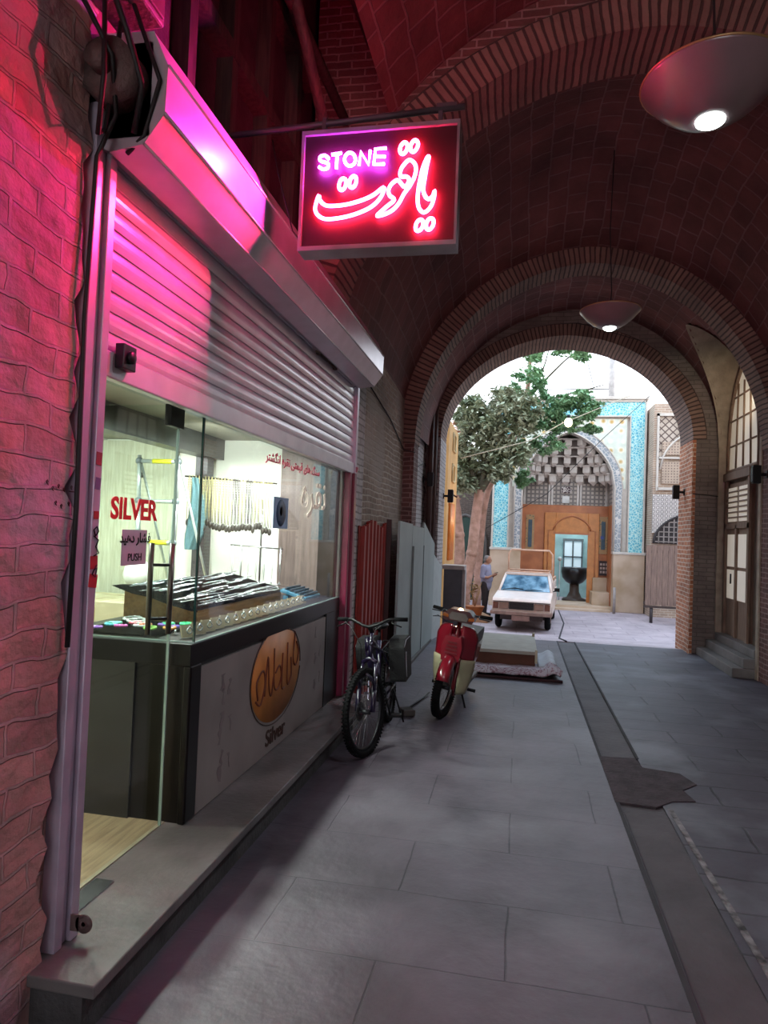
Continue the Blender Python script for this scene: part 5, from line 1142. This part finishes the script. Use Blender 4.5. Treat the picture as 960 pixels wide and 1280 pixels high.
# left dark building with green arched door
LB=thing('dark_building','dark brick building with a green arched door left of the portal','building',(-2,24.5,g0))
mb=MB(); mb.bb(-7,-1.02,24.5,26,g0,4.3); obj('wall',mb,brick('dark brown brick','#54463f','#483b35','#6a5c54',w=.22,h=.07,dirt=.3),LB,world=True)  # dark brown brick over the whole wall
mb=MB(); gp=pprof(-1.9,.75,1.6,2.55,20); mb.prism([(gp[0][0],g0)]+gp+[(gp[-1][0],g0)],'Y',24.42,24.5); gd_=obj('green_door',mb,mat('dark green door','#12352c',.5,noise_amt=.1),LB,world=True)
mb=MB(); mb.tube([(a,24.42,b) for a,b in [(gp[0][0],g0)]+gp+[(gp[-1][0],g0)]],.06,6); obj('door_arch_trim',mb,mat('grey arch trim','#5c5450',.6),LB,world=True)
mb=MB(); mb.bb(-7,-1.02,24.2,24.6,4.25,4.45); obj('roof_edge',mb,mat('grey roof edge','#8d8a88',.6),LB,world=True)
mb=MB(); mb.bb(-1.55,-1.3,24.1,24.3,4.35,4.6); o=obj('roof_lamp',mb,mat('white lamp box','#d8dce0',.4)); tag(o,'small white box lamp on the edge of the dark roof','lamp')
# yellow lit building left
YB=thing('ochre_building','ochre plastered building with small windows just outside the far arch','building',(-1.6,14.5,0))
mb=MB(); mb.bb(-4,-1.47,13.85,15.9,-.4,4.15); obj('wall',mb,mat('ochre plaster','#c79a62',.8,noise_amt=.08,scale=3),YB,world=True)
for ya,za in ((14.6,2.95),(14.6,3.62)):
    mb=MB(); mb.bb(-1.475,-1.462,ya,ya+.55,za,za+.36); f=obj('window_recess',mb,mat('ochre recess','#9d7230',.7),YB,world=True)
    mb=MB(); mb.tube([(-1.455,ya,za),(-1.455,ya+.55,za),(-1.455,ya+.55,za+.36),(-1.455,ya,za+.36)],.025,6,closed=True); obj('window_frame',mb,mat('cream window frame','#c9b183',.6),f,world=True)
mb=MB()
for k in range(5): mb.tube([(-1.44,14.25+k*.17,1.25),(-1.44,14.25+k*.17,2.45)],.035,8)
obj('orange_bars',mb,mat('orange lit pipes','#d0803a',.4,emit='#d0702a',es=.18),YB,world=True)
mb=MB(); mb.box((-1.38,14.6,2.62),(.2,.8,.03),(0,.5,0)); obj('awning',mb,mat('dark awning','#4a1f1c',.6),YB,world=True)
lamp('warm_light','POINT',(-.9,15.0,2.3),16,(1,.62,.30),.06)
# background masses around the courtyard
mb=MB(); mb.bb(7.6,8.2,12.8,24,g0,6); struct('wall_court_right',mb,M_buff)
mb=MB(); mb.bb(-8.2,-7.1,12.8,26,g0,5); struct('wall_court_left',mb,M_buff)
# roof pole and wires
mb=MB(); mb.tube([(2.98,24.5,6.3),(2.98,24.5,9.2)],.11,10); o=obj('roof_pole',mb,mat('pale pole','#b0aaa8',.6)); tag(o,'pale upright pole rising above the portal roof','pole')
mb=MB(); mb.tube([(-.5,24.5,7.05),(2.98,24.5,7.08)],.02,6); mb.tube([(2.0,24.5,8.6),(2.4,24.5,7.1)],.015,6); o=obj('roof_rail',mb,M_wire); tag(o,'thin dark rail above the portal roof line','rail')
mb=MB(); mb.tube([(-1.4,16.0,3.6),(.2,17.5,4.25),(1.0,18.5,4.85),(3.2,20.5,6.1)],.012,6); o=obj('overhead_wire',mb,mat('pale wire','#b8a890',.6)); tag(o,'pale wire crossing the courtyard from lower left to upper right','wire')
mb=MB(); mb.tube([(-1.2,22.8,2.0),(.8,22.0,3.2),(2.4,21.5,4.9),(3.9,21.9,6.4)],.010,6); o=obj('overhead_wire',mb,M_wire); tag(o,'dark thin wire running diagonally in front of the portal','wire')
BB=thing('string_bulb','glowing warm bulb hanging in the tree branches before the portal','bulb',(1.15,18,4.85))
mb=MB(); mb.ball((0,0,-.05),(.10,.10,.12),14,10); obj('glass',mb,emis('warm bulb',(1,.82,.42,1),10),BB)
mb=MB(); mb.tube([(0,0,.04),(0,0,.15)],.04,8); mb.tube([(0,0,.15),(-.02,.3,.2)],.008,5); obj('holder',mb,M_black,BB)
# ================================================================== trees
def leafmat(n,c,c2):
    m=mat(n,c,.6,col2=c2,scale=2); return m
def leaves(mb,cs,n,sz,rn):
    sub_=[]
    for c,r in cs:
        for _ in range(16 if r[0]>.2 else 1):
            d=Vector((rn.gauss(0,1),rn.gauss(0,1),rn.gauss(0,1))).normalized()*(rn.random()**.4)
            k=rn.uniform(.22,.42); sub_.append(((c[0]+d.x*r[0],c[1]+d.y*r[1],c[2]+d.z*r[2]),(r[0]*k,r[1]*k,r[2]*k*.8) if r[0]>.2 else r))
    cs=sub_
    for _ in range(n):
        c,r=cs[rn.randrange(len(cs))]
        d=Vector((rn.gauss(0,1),rn.gauss(0,1),rn.gauss(0,1))).normalized()*min(1.6,abs(rn.gauss(0,.7)))
        p=Vector(c)+Vector((d.x*r[0],d.y*r[1],d.z*r[2])); s=sz*rn.uniform(.6,1.4)
        q=Euler((rn.uniform(-.9,.9),rn.uniform(-.9,.9),rn.uniform(0,6.28))).to_matrix()
        mb.add([p+q@Vector(v)*s for v in ((-1,0,0),(0,-.38,.08),(1,0,0),(0,.38,.08))],[(0,1,2,3)])
def tree(name,lb,base,pts,rads,branches,crowns,nl,sz,lm,seed):
    t=thing(name,lb,'tree',base)
    M_bark=mat('warm bark','#bb9080',.85,bump=.5,bscale=18,noise_amt=.15,scale=5,col2='#94705e')
    mb=MB(); mb.tube(smooth(pts,False,4),[rads[0]+(rads[1]-rads[0])*i/(len(smooth(pts,False,4))-1) for i in range(len(smooth(pts,False,4)))],12)
    mb.ball((pts[0][0],pts[0][1],pts[0][2]+.02),(rads[0]*1.35,rads[0]*1.35,.12)); mb.ball(pts[len(pts)//2],rads[0]*1.02,10,6)
    obj('trunk',mb,M_bark,t,world=True)
    mb=MB(); 
    for b in branches: q=smooth(b,False,3); mb.tube(q,[rads[1]*.75*(1-.8*i/len(q)) for i in range(len(q))],7)
    obj('branches',mb,mat('grey green bark','#5c5646',.85),t,world=True)
    mb=MB(); leaves(mb,crowns,nl,sz,random.Random(seed)); obj('foliage',mb,lm,t,world=True)
    return t
LM1=leafmat('dusty olive leaves','#a3a68c','#6a7556'); LM2=leafmat('fresh green leaves','#86aa7c','#5a8058'); LM3=leafmat('warm lit leaves','#d8a088','#967a62')
tree('courtyard_tree','tree with knotted slanting pale trunk and dense olive crown beside the man',(-1.42,19.2,g0),
 [(-1.48,19.2,g0),(-1.42,19.2,.5),(-1.28,19.2,1.3),(-1.22,19.2,2.2),(-1.12,19.1,3.1)],(.17,.13),
 [[(-1.12,19.1,3.0),(-.7,19,3.7),(-.3,19,4.6)],[(-1.12,19.1,3.0),(-1.5,19,4.0),(-1.6,19,5.0)],[(-1.12,19.1,3.0),(-.9,19,4.2),(-.7,18.8,5.4)]],
 [((-1.2,19,4.2),(.75,.7,.9)),((-.6,19,4.7),(.8,.7,.9)),((-1.3,19,3.5),(.6,.6,.55)),((-.4,18.8,5.4),(.75,.7,.6)),((-1.35,19,4.7),(.5,.5,.5)),((0.0,19,5.3),(.5,.5,.6)),((-.2,19,4.1),(.45,.5,.5)),((-1.5,19,5.3),(.4,.5,.4)),((-1.0,18.9,5.1),(.5,.6,.6)),((-.55,19,3.7),(.4,.5,.5))],27000,.085,LM1,21)
tree('courtyard_tree','second tree with straight brown trunk nearest the ochre building',(-1.9,20.2,g0),
 [(-1.78,20.2,g0),(-1.72,20.2,.8),(-1.76,20.2,1.8),(-1.95,20.2,3.0)],(.18,.15),
 [[(-1.95,20.2,3.0),(-1.9,20,4.2),(-1.7,20,5.2)],[(-1.95,20.2,3.0),(-1.5,20,3.8),(-1.2,20,4.8)]],
 [((-1.85,19.9,4.4),(.4,.5,.75)),((-1.75,19.9,3.6),(.35,.4,.5)),((-1.6,19.9,5.0),(.35,.4,.4))],4200,.075,LM3,5)
tree('leafy_tree','light green leafy tree spreading its branches before the sky over the portal',(-1.25,21.6,g0),
 [(-1.25,21.6,g0),(-1.2,21.5,1.5),(-1.0,21.2,3.2),(-.3,20.8,4.8),(.1,20.6,6.2),(.15,20.6,7.4)],(.14,.05),
 [[(.0,20.6,5.3),(.8,20,5.8),(1.8,19.5,6.0),(2.2,19.4,6.1)],[(.1,20.6,5.8),(.5,20,6.6),(.7,20,7.4)],[(-.1,20.7,4.8),(.6,20,5.0),(1.4,19.6,5.1)],[(.15,20.6,6.0),(1.1,20,6.9),(1.6,20,7.3)]],
 [((.3,20,5.4),(.7,.7,.5)),((.9,19.8,5.5),(.7,.6,.32)),((1.6,19.6,5.75),(.6,.5,.22)),((0,20,6.3),(.5,.6,.5)),((.8,20,5.05),(.7,.5,.25)),((-.3,20,5.6),(.5,.5,.6)),((1.5,20,7.1),(.35,.3,.18)),((.9,20,7.3),(.4,.3,.3)),((1.75,19.6,5.3),(.25,.3,.15)),((.2,20,7.2),(.3,.3,.4)),((.45,20,6.2),(.25,.3,.5)),((.25,20,5.3),(.6,.5,.4)),((.95,20,5.7),(.5,.5,.3)),((1.15,20,5.1),(.55,.5,.3)),((.7,20,4.5),(.5,.5,.3)),((.05,20,4.3),(.5,.5,.4)),((1.85,20,5.5),(.35,.4,.25)),((1.9,20,4.95),(.3,.4,.18)),((.1,20,3.5),(.22,.25,.3))],21000,.075,LM2,9)
# hanging sprig by the turquoise band and potted shrub
PP=thing('potted_shrub','small twiggy shrub in a terracotta pot at the foot of the trees','potted plant',(-1.12,18.6,g0+.12))
mb=MB(); mb.lathe([(.13,0),(.19,.22),(.21,.24),(.19,.26),(.16,.24)],20,sx=1.3); obj('pot',mb,mat('terracotta','#a8663c',.7),PP)
mb=MB(); r9=random.Random(2)
for k in range(7): a=r9.uniform(0,6.28); mb.tube([(0,0,.2),(.08*math.cos(a),.08*math.sin(a),.5),(.16*math.cos(a+.4),.16*math.sin(a+.4),.62+.3*r9.random())],.008,5)
obj('stem',mb,mat('yellow brown stems','#9c7038',.7),PP)
mb=MB(); leaves(mb,[((0,0,.65),(.16,.16,.28))],70,.05,r9); obj('foliage',mb,mat('dry leaves','#8a6a3c',.7),PP)
mb=MB(); mb.prism([(-1.55,18.1),(-.75,18.0),(-.65,18.5),(-.95,19.5),(-1.75,19.6),(-1.8,18.6)],'Z',g0,g0+.12); o=obj('tree_bed',mb,mat('raised bed stone','#b58a68',.8,noise_amt=.15),bevel=.03); tag(o,'low raised stone bed around the tree bases','planter')
# ================================================================== pickup truck (local: front at y=0 facing -y)
M_tr=mat('dusty white pickup paint','#e6cfc4',.35,noise_amt=.05,coat=.3); M_trd=mat('rusty cream steel','#94766a',.5,noise_amt=.15)
TK=thing('pickup_truck','old cream white pickup truck with roof frame parked facing the alley','pickup truck',(.10,16.75,g0),R(-5)); TK.scale=(.91,.91,.91)
W=.76
mb=MB(); mb.prism([(.02,.42),(0.0,.78),(.06,.86),(1.15,.98),(1.25,.98),(4.3,.98),(4.3,.42),(3.75,.42),(3.7,.62),(3.25,.62),(3.2,.38),(1.05,.36),(1.0,.64),(.45,.64),(.40,.42)],'X',-W,W); obj('body',mb,M_tr,TK,bevel=.03,seg=3)
# cab greenhouse
def qd(mb,a,b,c,d): mb.add([a,b,c,d],[(0,1,2,3)])
mb=MB(); zt=1.43; wt=.60
bot=[(-.72,1.15,.97),(.72,1.15,.97),(.72,2.75,.97),(-.72,2.75,.97)]; topv=[(-wt,1.72,zt),(wt,1.72,zt),(wt,2.6,zt),(-wt,2.6,zt)]
mb.add(bot+topv,[(4,5,6,7),(2,3,7,6)])
def bar(a,b,r=.035): mb.tube([a,b],r,8)
for a,b in zip(bot,topv): bar(a,b)
for i in range(4): bar(topv[i],topv[(i+1)%4])
bar((-wt,1.9,zt),(wt,1.9,zt)); bar((-.66,2.0,1.2) if False else (-.72,1.95,.97),(-wt,1.95,zt),.03); bar((.72,1.95,.97),(wt,1.95,zt),.03)
mb.box((0,2.15,zt+.01),(1.24,.95,.05)); obj('cab',mb,M_tr,TK)
mb=MB(); qd(mb,(-.68,1.16,.99),(.68,1.16,.99),(.575,1.70,1.41),(-.575,1.70,1.41)); obj('windshield',mb,mat('blue grey windshield','#35566e',.06,spec=1,noise_amt=.25,scale=4,col2='#7fa2b8'),TK)
mb=MB(); 
for s in (-1,1): qd(mb,(s*.715,1.22,1.0),(s*.715,2.7,1.0),(s*.605,2.56,1.40),(s*.605,1.74,1.40))
obj('side_window',mb,mat('dark side glass','#20303a',.08,spec=1),TK)
mb=MB(); mb.tube([(-.62,1.12,1.01),(-.30,1.22,1.06),(-.05,1.2,1.03)],.012,6); mb.tube([(.0,1.12,1.01),(.25,1.2,1.03),(.5,1.19,1.01)],.012,6); obj('wiper',mb,M_black,TK)
mb=MB(); mb.bb(-.32,.32,-.02,.04,.58,.76); gl=obj('grille',mb,mat('black grille','#120c0c',.5),TK)
mb=MB(); [mb.bb(-.31,.31,-.03,-.018,.60+.04*k,.61+.04*k) for k in range(4)]; mb.bb(-.74,.74,-.03,.0,.765,.785); obj('grille_bar',mb,mat('dark bar','#2c2020',.4),gl)
for s in (-1,1):
    mb=MB(); mb.bb(s*.33,s*.58,-.02,.04,.58,.75); h_=obj('headlight',mb,mat('dull headlight','#8d6a58',.15,spec=.8),TK,bevel=.012)
    mb=MB(); mb.bb(s*.60,s*.74,-.02,.05,.58,.75); obj('turn_signal',mb,mat('brown orange lens','#6f4434',.2),TK,bevel=.01)
mb=MB(); mb.bb(-.80,.80,-.14,-.03,.44,.53); mb.bb(-.80,-.74,-.1,.3,.44,.53); mb.bb(.74,.80,-.1,.3,.44,.53); obj('front_bumper',mb,M_trd,TK,bevel=.012)
mb=MB(); mb.bb(-.23,.23,-.15,-.13,.30,.43); obj('number_plate',mb,mat('blank brown plate','#8d6a60',.6),TK)
mb=MB(); mb.bb(-.55,.55,.0,.15,.30,.44); obj('apron',mb,mat('dark underbody','#3a2824',.7),TK)
for s in (-1,1):
    for y in (.72,3.48):
        mb=MB(); mb.torus((0,0,0),.235,.075,'X',28,10,sr=1.1); mb.xf(Matrix.Translation((s*.66,y,.31))); t_=obj('tyre',mb,M_rubber,TK)
        mb=MB(); mb.lathe([(0,-.03),(.17,-.03),(.18,.03),(.12,.05),(.05,.04),(0,.05)],20,(s*.69,y,.31),'X'); obj('wheel_rim',mb,M_trd,t_)
mb=MB(); mb.bb(-.60,.60,.5,3.9,.28,.45); obj('chassis',mb,mat('dark underbody','#3a2824',.7),TK)
mb=MB(); mb.box((.86,1.35,1.06),(.14,.05,.1)); mb.tube([(.74,1.4,1.0),(.86,1.37,1.03)],.015,6); obj('side_mirror',mb,M_black,TK,bevel=.01)
mb=MB(); zf=2.12
mb.tube([(-.64,2.78,.98),(-.64,2.74,zf-.12),(-.56,2.74,zf),(.56,2.74,zf),(.66,2.74,zf-.12),(.66,2.78,.98)],.028,10)
mb.tube([(-.64,2.76,1.52),(.66,2.76,1.52)],.02,8); mb.tube([(-.6,1.8,1.50),(.6,1.8,1.50)],.018,8); mb.tube([(-.6,2.6,1.5),(-.6,1.8,1.5)],.016,8); mb.tube([(.6,2.6,1.5),(.6,1.8,1.5)],.016,8)
mb.tube([(.66,2.76,1.3),(.7,4.25,1.3),(.7,4.25,.98)],.02,8); mb.tube([(-.66,2.76,1.3),(-.7,4.25,1.3),(-.7,4.25,.98)],.02,8)
obj('headboard_frame',mb,mat('cream pipe frame','#d8ab90',.4),TK)
mb=MB(); [mb.bb(-.7,.7,2.84+.0,2.86,.98,1.25)]; [mb.bb(s*.72-.015,s*.72+.015,2.85,4.28,.98,1.2) for s in (-1,1)]; obj('cargo_bed_side',mb,M_tr,TK)
mb=MB(); mb.box((-.02,2.0,1.50),(.12,.1,.04)); obj('roof_beacon',mb,M_darkmet,TK)
# ================================================================== man (local: faces +x)
PM=thing('person','grey haired man in a pale patterned shirt and dark trousers looking down at his hands','person',(-.90,19.7,g0),R(-20))
def body(name,parts,m,vox,par,sm=6):
    mb=MB()
    for p in parts:
        if p[0]=='t': mb.tube(p[1],p[2],14); [mb.ball(q,r,12,8) for q,r in zip(p[1],p[2])]
        else: mb.ball(p[1],p[2],16,12)
    o=obj(name,mb,m,par); r=o.modifiers.new('R','REMESH'); r.mode='VOXEL'; r.voxel_size=vox; r.use_smooth_shade=True
    s=o.modifiers.new('S','SMOOTH'); s.factor=.5; s.iterations=sm; return o
def legs(e=0):
    L_=[]
    for s,dx in ((-1,.02),(1,-.04)): L_.append(('t',[(0,s*.09,.90),(dx+.01,s*.10,.50),(dx-.01,s*.105,.09)],[.095+e,.062+e,.042+e]))
    return L_
def arms(e=0,full=True):
    A_=[]
    for s in (-1,1):
        A_.append(('t',[(.0,s*.19,1.40),(-.02,s*.235,1.12)],[.056+e,.045+e]))
        if full: A_.append(('t',[(-.02,s*.235,1.12),(.13,s*.17,1.10),(.24,s*.07,1.17)],[.045+e,.036+e,.028+e]))
    return A_
skin=mat('skin tone','#b07c62',.6)
hands=[]
for s in (-1,1):
    hands.append(('b',(.275,s*.055,1.19),(.042,.022,.038)))
    for k in range(4): x=.255+.018*k; hands.append(('t',[(x+.01,s*.05,1.20+.012),(x+.045-.006*k,s*.030,1.225),(x+.045,s*.008,1.215)],[.010,.009,.008]))
    hands.append(('t',[(.255,s*.05,1.20),(.25,s*.025,1.235),(.275,s*.01,1.245)],[.011,.010,.008]))
tor=[('t',[(0,0,.92),(.02,0,1.10),(0,0,1.30),(-.01,0,1.42)],[.135,.13,.135,.10]),('b',(.03,0,1.08),(.15,.16,.15)),('b',(-.0,0,1.33),(.12,.19,.12))]
head=[('t',[(-.01,0,1.42),(.03,0,1.52)],[.055,.052]),('b',(.055,0,1.60),(.098,.078,.112)),('b',(.10,0,1.555),(.05,.055,.06)),('b',(.158,0,1.575),(.022,.014,.02)),('b',(.145,0,1.535),(.014,.03,.010)),('b',(.05,.08,1.585),(.018,.014,.03)),('b',(.05,-.08,1.585),(.018,.014,.03)),('b',(.13,0,1.615),(.03,.055,.012))]
feet=[('t',[(-.03,-.105,.05),(.12,-.115,.04)],[.045,.04]),('t',[(-.05,.105,.05),(.08,.125,.04)],[.045,.04])]
body('body',legs()+arms()+hands+tor+head+feet,skin,.011,PM,4)
body('shirt',arms(.018,False)+[('t',[(-.02,s*.235,1.12),(.02,s*.22,1.115)],[.062,.058]) for s in (-1,1)]+[('t',[(.01,0,.86),(.03,0,1.08),(0,0,1.30),(-.01,0,1.40)],[.165,.16,.155,.11]),('b',(.035,0,1.05),(.175,.185,.17)),('b',(0,0,1.33),(.138,.215,.13))],voro('pale checked shirt','#8d8aa0','#d3cdd2','#ddd6d8',scale=16,t0=.1,t1=.2,noise=0,bump=0,rough=.8),.014,PM,4)
body('trousers',legs(.018)+[('b',(0,0,.90),(.13,.16,.12))],mat('dark brown trousers','#2c1f20',.8),.014,PM,4)
body('shoe',[('t',[(-.05,-.105,.045),(.14,-.115,.035)],[.055,.045])],M_black,.014,PM,3); body('shoe',[('t',[(-.07,.105,.045),(.10,.125,.035)],[.055,.045])],M_black,.014,PM,3)
body('hair',[('b',(.02,0,1.635),(.095,.083,.095)),('b',(-.01,0,1.58),(.07,.08,.08))],mat('short grey hair','#8a807c',.9),.012,PM,3)
mb=MB(); [mb.ball((.145,s*.03,1.597),(.009,.011,.007),8,6) for s in (-1,1)]; obj('eye',mb,mat('eye dark','#1c1614',.3),PM)
mb=MB(); mb.box((.30,0,1.235),(.13,.07,.01),(0,-.4,0)); o=obj('mobile_phone',mb,M_black,bevel=.003); o.parent=None; o.matrix_world=Matrix.Translation((-.90,19.7,g0))@Matrix.Rotation(R(-20),4,'Z'); tag(o,'dark mobile phone held in both hands by the man','phone')
# street string lights on the far arch crown
mb=MB(); mb.tube([(.5,12.0,5.5),(.85,11.5,5.35),(1.9,11.6,5.05)],.006,5); o=obj('wall_cable',mb,M_wire); tag(o,'thin cable strung under the vault above the far arch','cable')
